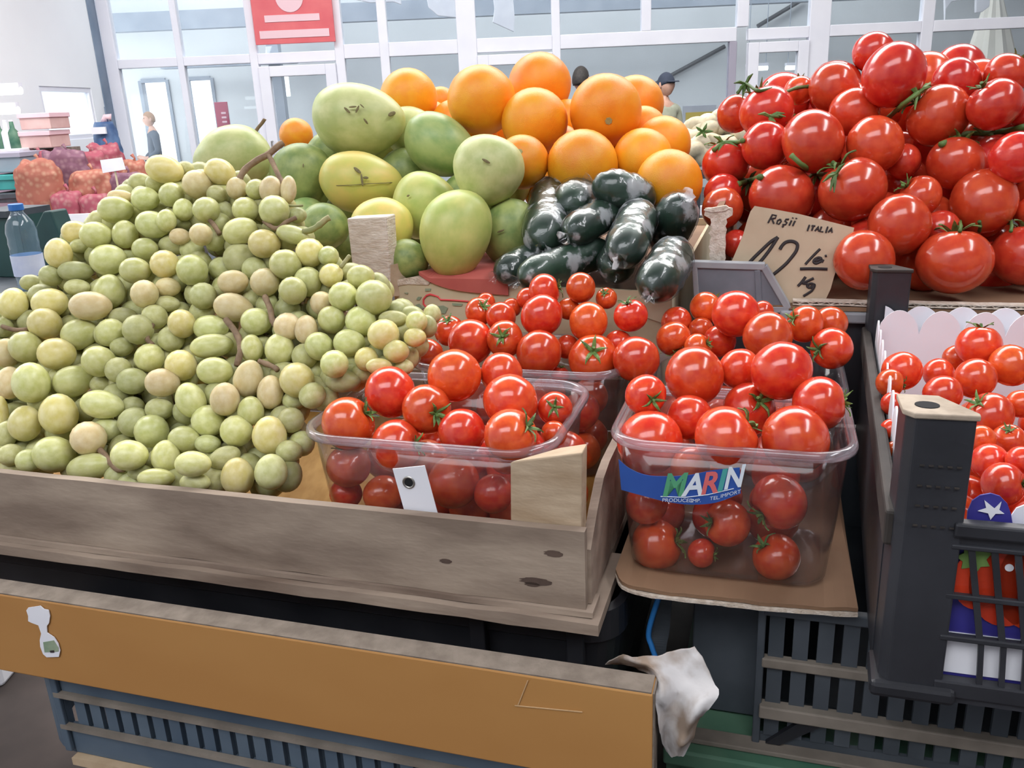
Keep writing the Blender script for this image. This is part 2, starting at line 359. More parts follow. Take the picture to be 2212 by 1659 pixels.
for i, (a, b) in enumerate(((xa, xb), (xc_, xd))):
    struct(MB().wbox(a - .03, a + 0.02, Yb - 0.03, Yb + 0.13, 0, zt).wbox(b - 0.02, b + .03, Yb - 0.03, Yb + 0.13, 0, zt).wbox(a + 0.02, b - 0.02, Yb - 0.03, Yb + 0.13, zt - 0.03, zt + .03), 'door_%d' % (i + 1), beam_m)
struct(MB().wbox(-11, 12, 13.9, 14.1, 2.72, 2.98), 'beam', beam_m)
struct(MB().wbox(-3.45, -3.28, 13.8, 14.0, 0, 2.98), 'column', beam_m)
struct(MB().wbox(-5.0, -3.0, 13.6, 13.8, 2.16, 2.30), 'beam', beam_m)

# glazed front: every frame bar and every pane is a piece of its own
YF = 11.0
front = empty('window_2', (0.5, YF, 0), kind='structure')
def bar(x0, x1, z0, z1, m=frame_m, y0=YF - 0.05, y1=YF + 0.06, name='frame_bar'):
    return MB().wbox(x0, x1, y0, y1, z0, z1).build(name, m, front, bevel=0.008)
def fx(px, py): return on_Y(px, py, YF - 0.05).x
def fz(px, py): return on_Y(px, py, YF - 0.05).z
ZT0, ZT1 = fz(1300, 102), fz(1300, 71)          # main transom
ZL = fz(300, 147), fz(300, 127)
ZR = fz(1900, 74), fz(1900, 49)
VERT = [(212, 236, 0), (371, 385, 60), (531, 548, 60), (718, 738, 60), (816, 836, 60), (986, 1028, 60), (1192, 1210, 60), (1386, 1407, 30), (1593, 1618, 40), (1751, 1796, 30), (1995, 2021, 20), (2330, 2350, 20)]
XS = []
for x0, x1, y in VERT:
    if x0 == 212: a, b = fx(222, 100), fx(247, 100)
    else: a, b = fx(x0, y), fx(x1, y)
    XS.append((a, b))
for i, (a, b) in enumerate(XS):
    if i == 7: bar(a, b, ZT1, 3.9)
    elif i == 8: bar(a, b, ZT1, 3.9)
    elif i in (2, 3): bar(a, b, 0, 3.9)
    else: bar(a, b, 0, 3.9)
def tz(i):  # transom height over bay i
    return ZL if i < 2 else ((fz(640, 135), fz(640, 112)) if i == 2 else (ZT0, ZT1) if i < 8 else ZR)
for i in range(len(XS) - 1):
    x0, x1 = XS[i][1], XS[i + 1][0]; z0, z1 = tz(i)
    if i == 7: x0 = XS[6][1]
    if i == 6:
        x1 = XS[8][0]; bar(x0, x1, z0, z1)
    elif i != 7: bar(x0, x1, z0, z1)
    if i != 6: bar(x0 if i != 7 else XS[7][1], x1, 3.82, 3.9)
    else: bar(x0, XS[7][0], 3.82, 3.9)
    up0 = XS[7][1] if i == 7 else x0; up1 = XS[7][0] if i == 6 else x1
    MB().wbox(up0, up1, YF - 0.004, YF + 0.004, z1, 3.82).build('pane', glass_m, front)
    if i == 7: continue
    lo = 0.12
    if i in (0, 1, 3, 4, 6, 9, 10):
        MB().wbox(x0, x1, YF - 0.004, YF + 0.004, lo, z0).build('pane', glass_m, front); bar(x0, x1, 0, lo)
bar(fx(1576, 110), fx(1592, 110), 0, ZT0, gutter_m)
struct(MB().wbox(-11, 12, YF - 0.02, YF + 0.1, 3.9, 6.0), 'wall_front', wall_m)
dn = 3
for i, (pa, pb) in ((2, (560, 712)), (5, (1033, 1203)), (8, (1598, 1788))):
    z1 = tz(i)[0]; x0, x1 = XS[i][1], XS[i + 1][0]
    d = empty('door_%d' % dn, ((x0 + x1) / 2, YF, 0), kind='structure'); dn += 1
    f = 0.13
    MB().wbox(x0, x0 + f, YF - 0.09, YF + 0.02, 0, z1 - 0.03).wbox(x1 - f, x1, YF - 0.09, YF + 0.02, 0, z1 - 0.03).wbox(x0 + f, x1 - f, YF - 0.09, YF + 0.02, z1 - 0.15, z1 - 0.03).wbox(x0 + f, x1 - f, YF - 0.09, YF + 0.02, 0, 0.5).build('door_leaf', frame_m, d, bevel=0.008)
    MB().wbox(x0 + f, x1 - f, YF - 0.045, YF - 0.037, 0.5, z1 - 0.15).build('pane', glass_m, d)
    MB().tube([(x0 + f * 0.5, YF - 0.09, 1.0), (x0 + f * 0.5, YF - 0.14, 1.0), (x0 + f * 0.5, YF - 0.14, 1.14), (x0 + f * 0.5, YF - 0.09, 1.14)], 0.01, 6).build('door_handle', steel, d)

# red notice on the glazing: round pale emblem, two pale bars where its lines of lettering are
a, b = on_Y(540, 50, 10.9), on_Y(722, 50, 10.9)
sx0, sx1 = on_Y(545, 20, 10.9).x, on_Y(719, 20, 10.9).x; sz0 = on_Y(640, 94, 10.9).z; sz1 = sz0 + 0.95
sg = tag(MB().wbox(sx0, sx1, 10.86, 10.9, sz0, sz1).build('notice_board', sign_r, bevel=0.004), 'red notice board with two pale bars hung on the glazed front', 'sign')
MB().wbox(on_Y(571, 40, 10.85).x, on_Y(690, 35, 10.85).x, 10.852, 10.862, on_Y(630, 46, 10.85).z, on_Y(630, 31, 10.85).z).build('lettering_bar', sign_w, sg)
MB().wbox(on_Y(561, 76, 10.85).x, on_Y(711, 69, 10.85).x, 10.852, 10.862, on_Y(636, 81, 10.85).z, on_Y(636, 64, 10.85).z).build('lettering_bar', sign_w, sg)
ec = on_Y(624, -6, 10.85); ring = [Vector((ec.x + 0.16 * cos(2 * pi * k / 28), 10.862, ec.z + 0.16 * sin(2 * pi * k / 28))) for k in range(28)]
MB().prism(ring, (0, -0.01, 0)).build('emblem', sign_w, sg)
# small crimson notice behind the left doors
p0, p1 = on_Y(463, 221, 12.4), on_Y(498, 276, 12.4)
sg = tag(MB().wbox(p0.x, p1.x, 12.38, 12.42, p1.z, p0.z).build('poster', mat('poster_crimson', (0.42, 0.04, 0.10), None, 3, rough=0.5), bevel=0.003), 'small crimson poster with white lines on a stand behind the glass', 'poster')
for k in range(3):
    z = p0.z - (0.42 + 0.17 * k) * (p0.z - p1.z); MB().wbox(p0.x + 0.08, p1.x - 0.03, 12.372, 12.381, z - 0.012, z + 0.012).build('text_line', sign_w, sg)
MB().wbox((p0.x + p1.x) / 2 - 0.02, (p0.x + p1.x) / 2 + 0.02, 12.42, 12.45, 0, p0.z - 0.05).wbox(p0.x, p1.x, 12.3, 12.55, 0, 0.03).build('stand', beam_m, sg)
# black braces in the passage
for (x0, y0, x1, y1), lb in (((1405, 187, 1566, 100), 'long thin black diagonal brace behind the glass above the man in a cap'), ((1636, 57, 1745, -8), 'short black diagonal brace behind the upper panes over a door')):
    tag(MB().tube([on_Y(x0, y0, 14.42), on_Y(x1, y1, 14.42)], 0.032, 8).build('diagonal_brace', black_p), lb, 'brace')
# white sheets, two shapes painted for bright reflections, and folded parasol behind the glazing
def drape(px, lb, wobble=0.05, Y=12.6, m=None):
    pts = [on_Y(x, y, Y) for x, y in px]
    return tag(MB().prism(pts, (0, wobble, 0)).build('hanging_sheet', m or white_p, bevel=0.01), lb, 'sheet')
drape([(1062, -30), (1106, -30), (1112, 40), (1110, 69), (1064, 48), (1068, 20)], 'white cloth hanging behind the narrow pane over a closed door')
drape([(735, -40), (868, -40), (866, 10), (850, 4), (800, 6), (770, 0)], 'white sheeting bunched across the top of a pane beside the red notice')
drape([(915, -40), (985, -40), (985, 38), (946, 34), (925, 16)], 'white sheeting with ragged lower edge hanging in a wide pane')
drape([(2042, 45), (2044, 20), (2056, 4), (2078, 0), (2076, -40), (2040, -40)][::-1], 'white curved-edge shape standing for a bright reflection over the big tomatoes')  # white cut-out painted in place of a bright lamp reflection
drape([(2108, 28), (2110, -40), (2142, -40), (2138, 14), (2122, 26)], 'small white shape standing for a bright reflection near the folded parasol')  # second white cut-out, again for a bright reflection
pr = MB(); c = on_Y(2135, 200, 12.9); top = on_Y(2150, -30, 12.9)
rows = []
for k in range(9):
    t = k / 8; r = 0.36 * (1 - t) + 0.06; ce = c.lerp(top, t)
    rows.append([ce + Vector((r * cos(2 * pi * j / 20) * (1 + 0.12 * (j % 2)), r * sin(2 * pi * j / 20) * (1 + 0.12 * (j % 2)), 0)) for j in range(20)])
pr.rows(rows)
ps = tag(pr.build('folded_parasol', mat('parasol_cloth', (0.60, 0.57, 0.50), (0.66, 0.63, 0.57), 4, rough=0.9), smooth=False), 'beige folded parasol standing behind the glass past the tomato heap', 'parasol')
MB().tube([(c.x, c.y, 0), (c.x, c.y, c.z + 0.1)], 0.025, 8).build('pole', beam_m, ps)
for (x0, x1, y), lb in (((1612, 1658, 149), 'fluorescent tube lamp seen through the door pane, nearer the mauve post'), ((1697, 1764, 147), 'longer fluorescent tube lamp seen through the door pane')):
    a, b = on_Y(x0, y, 13.2), on_Y(x1, y, 13.2)
    l = empty('tube_lamp', a.lerp(b, 0.5), lb, 'lamp')
    MB().wbox(a.x, b.x, 13.15, 13.25, a.z + 0.03, a.z + 0.07).build('housing', frame_m, l)
    MB().tube([(a.x, 13.2, a.z), (b.x, 13.2, a.z)], 0.03, 8).build('tube', lamp_m, l)
    MB().tube([(a.x + 0.03, 13.2, a.z + 0.07), (a.x + 0.03, 13.2, 5.6)], 0.006, 5).tube([(b.x - 0.03, 13.2, a.z + 0.07), (b.x - 0.03, 13.2, 5.6)], 0.006, 5).build('hanger', beam_m, l)
# framed yellow picture on the far wall
p0, p1 = on_Y(1476, 229, 10.92), on_Y(1546, 268, 10.92)
fr = tag(MB().wbox(p0.x, p1.x, 10.915, 10.949, p1.z, p0.z).build('framed_picture', beam_m, bevel=0.004), 'dark framed panel with a yellow band beside the man in a cap', 'picture')
MB().wbox(p0.x + 0.03, p1.x - 0.03, 10.905, 10.916, p1.z + 0.04, p1.z + 0.15).build('yellow_band', mat('band_yellow', (0.34, 0.29, 0.07), None, 30, rough=0.6), fr)

# ------------------------------------------------------------------ people far behind
skin_t = mat('skin_tone', (0.52, 0.30, 0.22), (0.58, 0.35, 0.27), 30, rough=0.6)
hair_m = mat('hair_dark', (0.02, 0.018, 0.018), (0.04, 0.034, 0.03), 60, rough=0.7)
hairb_m = mat('hair_auburn', (0.28, 0.15, 0.08), (0.36, 0.2, 0.11), 60, rough=0.7)
olive_m = mat('shirt_olive', (0.36, 0.38, 0.29), (0.42, 0.44, 0.34), 20, rough=0.9)
navy_m = mat('cap_navy', (0.025, 0.035, 0.06), (0.04, 0.05, 0.08), 20, rough=0.8)
trou_m = mat('trousers_dark', (0.04, 0.045, 0.06), (0.06, 0.065, 0.08), 20, rough=0.9)
jack_m = mat('jacket_dark', (0.07, 0.09, 0.12), (0.11, 0.13, 0.16), 12, rough=0.9)
def skin_mesh(name, joints, edges, rad, m, parent, lvl=1):
    me = bpy.data.meshes.new(name); me.from_pydata([Vector(j) for j in joints], edges, []); me.materials.append(m)
    o = bpy.data.objects.new(name, me); COL.objects.link(o)
    if parent is not None: o.parent = parent
    sk = o.modifiers.new('skin', 'SKIN'); sk.use_smooth_shade = True
    for i, sv in enumerate(me.skin_vertices[0].data):
        r = rad[i]; sv.radius = r if hasattr(r, '__len__') else (r, r); sv.use_root = (i == 0)
    ss = o.modifiers.new('sub', 'SUBSURF'); ss.levels = lvl; ss.render_levels = lvl
    return o
def person(loc, hgt, rz, label, top_m, hair='hair', bend=0.9, hairm=None, cap=False):
    root = empty('person', loc, label, 'person'); root.rotation_euler = (0, 0, rz); k = hgt / 1.72
    J = [(0, 0, .96), (0, 0, 1.12), (0, 0.01, 1.30), (0, 0.015, 1.42), (0, 0.01, 1.50), (0, 0, 1.56),
         (.10, 0, .90), (.105, -.01, .50), (.11, .02, .08), (.11, -.10, .03),
         (-.10, 0, .90), (-.105, -.01, .50), (-.11, .02, .08), (-.11, -.10, .03),
         (.19, .01, 1.40), (.25, .02, 1.12), (.20, -.16, 1.02), (.10, -.26, 1.04),
         (-.19, .01, 1.40), (-.25, .02, 1.12), (-.20, -.14, 1.00), (-.11, -.25, 1.02)]
    E = [(0, 1), (1, 2), (2, 3), (3, 4), (4, 5), (0, 6), (6, 7), (7, 8), (8, 9), (0, 10), (10, 11), (11, 12), (12, 13), (3, 14), (14, 15), (15, 16), (16, 17), (3, 18), (18, 19), (19, 20), (20, 21)]
    rr = [(.15, .11), (.145, .10), (.16, .11), (.12, .08), .052, .05, .085, .058, .042, .04, .085, .058, .042, .04, .058, .046, .036, .032, .058, .046, .036, .032]
    sc = lambda js: [Vector(j) * k for j in js]
    # fingers: five short chains fanning from each palm
    for side, wi in ((1, 17), (-1, 21)):
        wx, wy, wz = J[wi]
        for f in range(4):
            a = len(J); J += [(wx - side * (.02 + .012 * f), wy - .055 + .008 * f, wz + .022 - .015 * f), (wx - side * (.035 + .012 * f), wy - .085 + .01 * f, wz + .010 - .015 * f)]
            E += [(wi, a), (a, a + 1)]; rr += [.010, .008]
        a = len(J); J += [(wx + side * .01, wy - .035, wz + .04)]; E += [(wi, a)]; rr += [.011]
    body = skin_mesh('body', sc(J), E, [(r[0] * k, r[1] * k) if hasattr(r, '__len__') else r * k for r in rr], skin_t, root)
    hd = MB(); rows = []
    for i in range(15):
        t = i / 14; th = pi * min(max(t, .03), .97); row = []
        for j in range(20):
            ph = 2 * pi * j / 20; x = .075 * sin(th) * cos(ph); y = .095 * sin(th) * sin(ph); z = .118 * cos(th)
            f = max(0, -sin(ph)) ** 6
            y -= f * (.028 * math.exp(-((z + .012) / .018) ** 2) + .010 * math.exp(-((z + .055) / .012) ** 2) + .012 * math.exp(-((z + .095) / .02) ** 2))
            y += max(0, -sin(ph)) ** 3 * .010 * math.exp(-((z - .02) / .014) ** 2)
            if z < -.03: x *= 1 - (-.03 - z) * 3.0
            row.append(Vector((x, y, z)) * k + Vector((0, -.015 * k, 1.655 * k)))
        rows.append(row)
    hd.rows(rows[::-1]);
    for s_ in (1, -1): hd.ball(Vector((s_ * .078, .0, 1.65)) * k, (.012 * k, .02 * k, .032 * k), 8, 6)
    me = hd.mesh('head', skin_t, smooth=True); h = bpy.data.objects.new('head', me); COL.objects.link(h); h.parent = root
    ey = MB()
    for s_ in (1, -1): ey.ball(Vector((s_ * .03, -.098, 1.672)) * k, (.013 * k, .008 * k, .008 * k), 8, 6)
    e = bpy.data.objects.new('eyes', ey.mesh('eyes', hair_m, smooth=True)); COL.objects.link(e); e.parent = root
    TJ = [0, 1, 2, 3, 4, 14, 15, 16, 18, 19, 20]
    idx = {j: i for i, j in enumerate(TJ)}
    skin_mesh('shirt', sc([J[j] for j in TJ]), [(idx[a], idx[b]) for a, b in E if a in idx and b in idx],
              [(.172 * k, .13 * k), (.165 * k, .122 * k), (.178 * k, .128 * k), (.138 * k, .098 * k), .07 * k, .072 * k, .06 * k, .05 * k, .072 * k, .06 * k, .05 * k], top_m, root)
    LJ = [0, 6, 7, 8, 10, 11, 12]; idx = {j: i for i, j in enumerate(LJ)}
    skin_mesh('trousers', sc([J[j] for j in LJ]), [(idx[a], idx[b]) for a, b in E if a in idx and b in idx], [(.162 * k, .12 * k), .1 * k, .075 * k, .06 * k, .1 * k, .075 * k, .06 * k], trou_m, root)
    hb = MB(); rows = []
    for i in range(9):
        th = (pi * .52) * max(i / 8, .03); row = []
        for j in range(20):
            ph = 2 * pi * j / 20; fr = 1.0 if sin(ph) > -.3 else (.62 if not cap else .9)
            t2 = th * fr + (0.35 * (i / 8) if sin(ph) > .2 else 0)
            row.append(Vector((.084 * sin(t2) * cos(ph), .106 * sin(t2) * sin(ph) - .012, .128 * cos(t2) + 1.655)) * k)
        rows.append(row)
    hb.rows(rows[::-1])
    if cap: hb.prism([Vector((.075 * cos(a), -.085 + -.085 * sin(a) * 1.0, 1.69)) * k for a in [pi * q / 10 for q in range(11)]], (0, -.01 * k, -.012 * k))
    o = bpy.data.objects.new('cap' if cap else 'hair', hb.mesh('cap' if cap else 'hair', hairm or hair_m, smooth=True)); COL.objects.link(o); o.parent = root
    return root
p = on_Y(1437, 169, 9.2); person((p.x, 9.2, 0), p.z, R(38), 'person in dark navy cap and pale olive shirt standing with forearms raised', olive_m, hairm=navy_m, cap=True)
p = on_Y(1254, 157, 8.6); person((p.x, 8.6, 0), p.z, R(160), 'person with short black hair turned away, mostly hidden behind the oranges', jack_m, hairm=hair_m)
p = on_Y(322, 249, 13.6); person((p.x, 13.6, 0), p.z, R(-60), 'person with auburn hair and dark jacket by the bright doorway behind glass', jack_m, hairm=hairb_m)

# ------------------------------------------------------------------ onion stall across the aisle
red_table = mat('table_red', (0.50, 0.05, 0.06), (0.58, 0.08, 0.08), 4, rough=0.6)
st = empty('stall_table', (-4.2, 7.3, 0), 'red stall table piled with net sacks across the aisle', 'table')
zt_ = 0.70
MB().wbox(-4.66, -2.72, 6.85, 8.3, zt_ - 0.03, zt_).build('table_top', red_table, st, bevel=0.004)
MB().wbox(-4.66, -2.72, 6.80, 6.85, zt_ - 0.16, zt_ + 0.03).build('front_board', red_table, st, bevel=0.004)
MB().wbox(-4.66, -2.72, 6.79, 6.86, zt_ + 0.03, zt_ + 0.045).build('edge_strip', sign_w, st)
for x, y in ((-4.58, 6.95), (-2.8, 6.95), (-4.58, 8.2), (-2.8, 8.2)): MB().wbox(x - 0.03, x + 0.03, y - 0.03, y + 0.03, 0, zt_ - 0.03).build('leg', beam_m, st)
a, b = on_Y(142, 463, 6.78), on_Y(236, 492, 6.78)
tag(MB().wbox(a.x, b.x + 0.05, 6.775, 6.79, b.z - 0.02, a.z).build('price_strip', white_p, bevel=0.002), 'white paper strip on the front of the red stall table', 'price card')
def net_mat(name, c1, c2):
    m, nt, b = newmat(name); L = nt.links.new
    tc = nd(nt, 'ShaderNodeTexCoord'); vo = nd(nt, 'ShaderNodeTexVoronoi'); vo.inputs['Scale'].default_value = 24; L(tc.outputs['Object'], vo.inputs['Vector'])
    rp = nd(nt, 'ShaderNodeValToRGB'); rp.color_ramp.elements[0].color = c4(c1); rp.color_ramp.elements[1].color = c4(c2); rp.color_ramp.elements[0].position = .1; rp.color_ramp.elements[1].position = .55
    L(vo.outputs['Distance'], rp.inputs[0]); L(rp.outputs[0], b.inputs['Base Color']); b.inputs['Roughness'].default_value = .7
    return m
net_o = net_mat('net_orange', (0.44, 0.24, 0.16), (0.34, 0.11, 0.075)); net_p = net_mat('net_purple', (0.27, 0.15, 0.18), (0.17, 0.07, 0.11)); net_r = net_mat('net_red', (0.36, 0.16, 0.16), (0.30, 0.06, 0.09))
def sack(x0, y0, x1, y1, Y, m, lb, tail=None):
    a, b = on_Y(x0, y1, Y), on_Y(x1, y0, Y)
    cx, w2, z0, h = (a.x + b.x) / 2, abs(b.x - a.x) / 2, .712, b.z - .712
    mb = MB(); rows = []; NX, NY = 36, 26
    for i in range(NY + 1):
        t = i / NY; th = pi * min(max(t, .02), .98); row = []
        for k in range(NX):
            ph = 2 * pi * k / NX; sx = abs(sin(th)) ** .35; cz = (-1 if t > .5 else 1) * abs(cos(th)) ** .7
            p = Vector((w2 * sx * cos(ph), min(w2 * .75, .11) * sx * sin(ph), h / 2 * cz))
            d = noise.noise(p * 16 + Vector((cx * 9, Y, 0)))
            row.append(Vector((cx, Y, z0 + h / 2)) + p * (1 + 0.15 * d))
        rows.append(row)
    mb.rows(rows[::-1]); o = tag(mb.build('net_sack', m, smooth=True), lb, 'sack', 'net sacks on the red stall table')
    tp = Vector((cx + w2 * .1, Y, z0 + h * .97))
    MB().tube([tp, tp + Vector((.01, 0, .03)), tp + Vector((-.01, .0, .06))], [.014, .008, .016], 8).build('tied_end', m, o, smooth=True)
    return o
sack(48, 345, 128, 465, 6.98, net_o, 'orange net sack of onions standing at the front of the red table')
sack(108, 322, 188, 452, 7.25, net_p, 'purple net sack of onions standing behind the orange sack')
sack(58, 330, 118, 400, 7.55, net_r, 'faded red net sack showing over the top of the orange one')
sack(160, 366, 242, 465, 7.05, net_o, 'orange net sack of onions with a white card leaning on its neighbour')
sack(168, 325, 232, 440, 7.45, net_r, 'brick red net sack behind the white card')
sack(200, 310, 262, 380, 7.75, net_r, 'crimson net sack topmost beside the blue bag')
sack(236, 372, 322, 462, 7.1, net_p, 'purple net sack lying behind the tip of the grape heap')
sack(262, 345, 318, 395, 7.5, net_o, 'small orange net sack farthest along the red table')
sack(118, 412, 176, 467, 6.93, net_r, 'low crimson net sack beside the foot of the orange sack')
sack(178, 418, 236, 468, 6.92, net_r, 'low crimson net sack under the white card')
a, b = on_Y(217, 344, 6.85), on_Y(270, 372, 6.85)
tag(MB().prism([on_Y(216, 346, 6.86), on_Y(263, 340, 6.86), on_Y(271, 366, 6.86), on_Y(222, 374, 6.86)], (0, .008, 0)).build('price_card', white_p), 'white card stuck in front of the onion sacks', 'price card'); pc_ = [o for o in COL.objects if o.get('label') == 'white card stuck in front of the onion sacks'][0]
MB().tube([((a.x + b.x) / 2, 6.875, .70), ((a.x + b.x) / 2, 6.875, b.z + .05)], .008, 6).build('stick', box_m, pc_)
# boxes, bins and goods at the far end
pink_m = mat('box_pink', (0.62, 0.40, 0.38), (0.70, 0.50, 0.47), 6, rough=0.8); teal_m = mat('teal_plastic', (0.03, 0.28, 0.27), (0.05, 0.34, 0.33), 8, rough=0.5)
def px_box(name, x0, y0, x1, y1, Y, dep, m, lb, cat, lid=None, bev=.006, zb=None):
    a, b = on_Y(x0, y1, Y), on_Y(x1, y0, Y)
    if zb: a.z = zb
    o = tag(MB().wbox(a.x, b.x, Y, Y + dep, a.z, b.z).build(name, m, bevel=bev), lb, cat)
    if lid: MB().wbox(a.x - .01, b.x + .01, Y - .01, Y + dep + .01, b.z - .035, b.z + .004).build('rim', lid, o, bevel=.004)
    return o
px_box('cardboard_box', 46, 244, 104, 281, 7.7, .35, pink_m, 'pale pink box, upper of two stacked by the bright window', 'box', sign_w)
px_box('cardboard_box', 42, 283, 104, 322, 7.7, .36, pink_m, 'pale pink box, lower of two stacked by the bright window', 'box', sign_w)
px_box('storage_bin', -20, 330, 40, 374, 7.2, .4, beam_m, 'grey bin standing on the teal crate', 'bin', gutter_m)
px_box('plastic_crate', -20, 378, 50, 412, 7.1, .45, teal_m, 'teal crate under the grey bin', 'crate', teal_m)
px_box('plastic_crate', -20, 418, 56, 440, 7.0, .45, slatg, 'dark low crate under the teal crate on the red table', 'crate', slatg)
px_box('wooden_tray', 40, 322, 118, 462, 7.8, .45, box_m, 'wooden tray stack under the pink boxes', 'tray', dust_p, zb=.701)
px_box('shelf_unit', 0, 322, 40, 500, 7.55, .22, gutter_m, 'grey shelf unit carrying the small bottles by the wall', 'shelf', frame_m, zb=.701)
for i, (x, m, lb) in enumerate(((6, green_p, 'green bottle on the shelf under the lamps'), (22, white_p, 'white bottle on the shelf under the lamps'), (36, green_p, 'dark green bottle nearest the pink boxes'))):
    a, b = on_Y(x, 322, 7.7), on_Y(x, 262, 7.7); h = b.z - a.z
    o = MB(); rr = [(0, .04), (.02, .045), (.6, .045), (.75, .02), (1.0, .016)]
    o.rows([[Vector((a.x + r * cos(2 * pi * k / 14), 7.7 + r * sin(2 * pi * k / 14), a.z + t * h)) for k in range(14)] for t, r in rr])
    o = tag(o.build('bottle', m, smooth=True), lb, 'bottle')
    MB().tube([(a.x, 7.7, a.z + h), (a.x, 7.7, a.z + h * 1.06)], .018, 10).build('cap', white_p, o)
for y, lb in ((198, 'upper of two glowing strip lamps by the wall'), (240, 'lower of two glowing strip lamps by the wall')):
    a, b = on_Y(-10, y, 7.4), on_Y(48 if y < 220 else 42, y, 7.4)
    l = empty('strip_lamp', a.lerp(b, .5), lb, 'lamp')
    MB().wbox(a.x, b.x, 7.36, 7.42, a.z + .02, a.z + .06).build('housing', frame_m, l)
    MB().tube([(a.x, 7.39, a.z), (b.x, 7.39, a.z)], .03, 8).build('tube', lamp_m, l)
# blue bag by the column
mb = MB(); rows = []; a, b = on_Y(205, 318, 9.6), on_Y(252, 262, 9.6)
for i in range(15):
    t = i / 14; r = 1 - .35 * t ** 3
    rows.append([Vector(((a.x + b.x) / 2 + (b.x - a.x) / 2 * r * cos(2 * pi * k / 20) * (1 + .08 * sin(k * 3 + i)), 9.6 + .12 * r * sin(2 * pi * k / 20), a.z - .2 + (b.z - a.z + .2) * t)) for k in range(20)])
mb.rows(rows); bg = tag(mb.build('goods_bag', mat('bag_blue', (0.04, 0.09, 0.22), (0.10, 0.18, 0.34), 9, rough=0.5), smooth=True), 'dark blue bag of goods with silvery top by the steel column', 'bag')
MB().wbox((a.x + b.x) / 2 - .08, (a.x + b.x) / 2 + .07, 9.45, 9.48, b.z - .12, b.z - .05).build('label', white_p, bg)
tg = MB().tube([(b.x - .13, 9.6, b.z - .02), (b.x - .1, 9.58, b.z + .05), (b.x - .05, 9.6, b.z + .04)], [.05, .03, .04], 8).build('gathered_top', sign_w, bg, smooth=True)
MB().wbox(-4.66, -4.2, 9.4, 9.9, 0, a.z - .2).build('bench', beam_m); o = bpy.data.objects['bench']; tag(o, 'low grey bench under the dark blue bag', 'bench')

# water bottle and dark green crates on the neighbouring bench
nb = empty('side_bench', S(-1.55, 1.55, 0), 'dark side bench behind the grape heap carrying a water bottle', 'bench')
MB().box(-2.3, -1.02, 1.30, 1.75, 1.075, 1.10).build('bench_top', slatg, nb, bevel=.003)
for u in (-2.2, -1.1):
    for v in (1.36, 1.70): MB().box(u - .025, u + .025, v - .025, v + .025, 0, 1.075).build('leg', slatg, nb)
gd = mat('crate_dark_green', (0.012, 0.05, 0.048), (0.022, 0.075, 0.07), 10, rough=0.5)
cr = empty('plastic_crate', S(-1.62, 1.55, 1.10), 'dark green crate behind the water bottle', 'crate')
pA, pB = on_v(-60, 470, 1.62), on_v(22, 470, 1.62); uA, uB = uv_of(pA)[0], uv_of(pB)[0]
MB().box(uA, uB, 1.62, 1.64, 1.10, pA.z).build('front_wall', gd, cr, bevel=.003); MB().box(uA, uB, 1.72, 1.74, 1.10, pA.z).build('rear_wall', gd, cr)
MB().box(uB - .02, uB, 1.64, 1.72, 1.10, pA.z).build('side_wall', gd, cr); MB().box(uA, uB, 1.61, 1.745, pA.z, pA.z + .015).build('rim', slatg, cr)
q = [on_v(82, 620, 1.58), on_v(76, 490, 1.58), on_v(92, 457, 1.58), on_v(108, 455, 1.58), on_v(132, 515, 1.58), on_v(140, 620, 1.58)]
tag(MB().prism(q, VA * .05).build('folded_crate', gd, bevel=.004), 'dark green folded crate end standing beside the water bottle', 'crate')
bc = on_v(59, 560, 1.50); bt = on_v(50, 440, 1.50); bu, bz1 = uv_of(bc)[0], bt.z; bz0 = 1.10; hh = bz1 - bz0
bo = empty('water_bottle', S(bu, 1.50, bz0), 'clear water bottle with blue cap and pale label behind the grapes', 'bottle')
def lathe(c, prof, n=24):
    return [[Vector((c.x + r * cos(2 * pi * k / n), c.y + r * sin(2 * pi * k / n), z)) for k in range(n)] for z, r in prof]
cB = S(bu, 1.50, 0); R0 = .032
prof = [(0, .026), (.006, .031), (.03, R0), (.05, .0305), (.07, R0), (.09, .0305), (.36, R0), (.40, .030), (.44, R0), (.50, .0305), (.55, R0), (.61, .0305), (.68, R0), (.78, .028), (.86, .018), (.90, .0125), (.95, .0125)]
MB().rows(lathe(cB, [(bz0 + t * hh, r) for t, r in prof])).build('body', bottle_m, bo, smooth=True)
MB().rows(lathe(cB, [(bz0 + .925 * hh, .0145), (bz0 + .93 * hh, .0152), (bz0 + .995 * hh, .0152), (bz0 + hh, .0135)])).build('cap', mat('cap_blue', (0.04, 0.18, 0.55), None, 4, rough=0.4), bo, smooth=False)
MB().rows(lathe(cB, [(bz0 + .18 * hh, .0325), (bz0 + .42 * hh, .0325)]), cap=False).build('label', mat('label_lilac', (0.55, 0.60, 0.80), (0.72, 0.76, 0.88), 20, rough=0.5), bo, smooth=True)

# ------------------------------------------------------------------ stall furniture
tb = empty('market_table', S(.1, .95, 0), 'market table carrying every crate of the produce stall', 'table')
MB().box(-.53, .95, .54, 1.75, .89, .925).build('table_top', taupe_p, tb, bevel=.003)
for u in (-.46, .88):
    for v in (.62, 1.68): MB().box(u - .03, u + .03, v - .03, v + .03, 0, .89).build('leg', beam_m, tb)

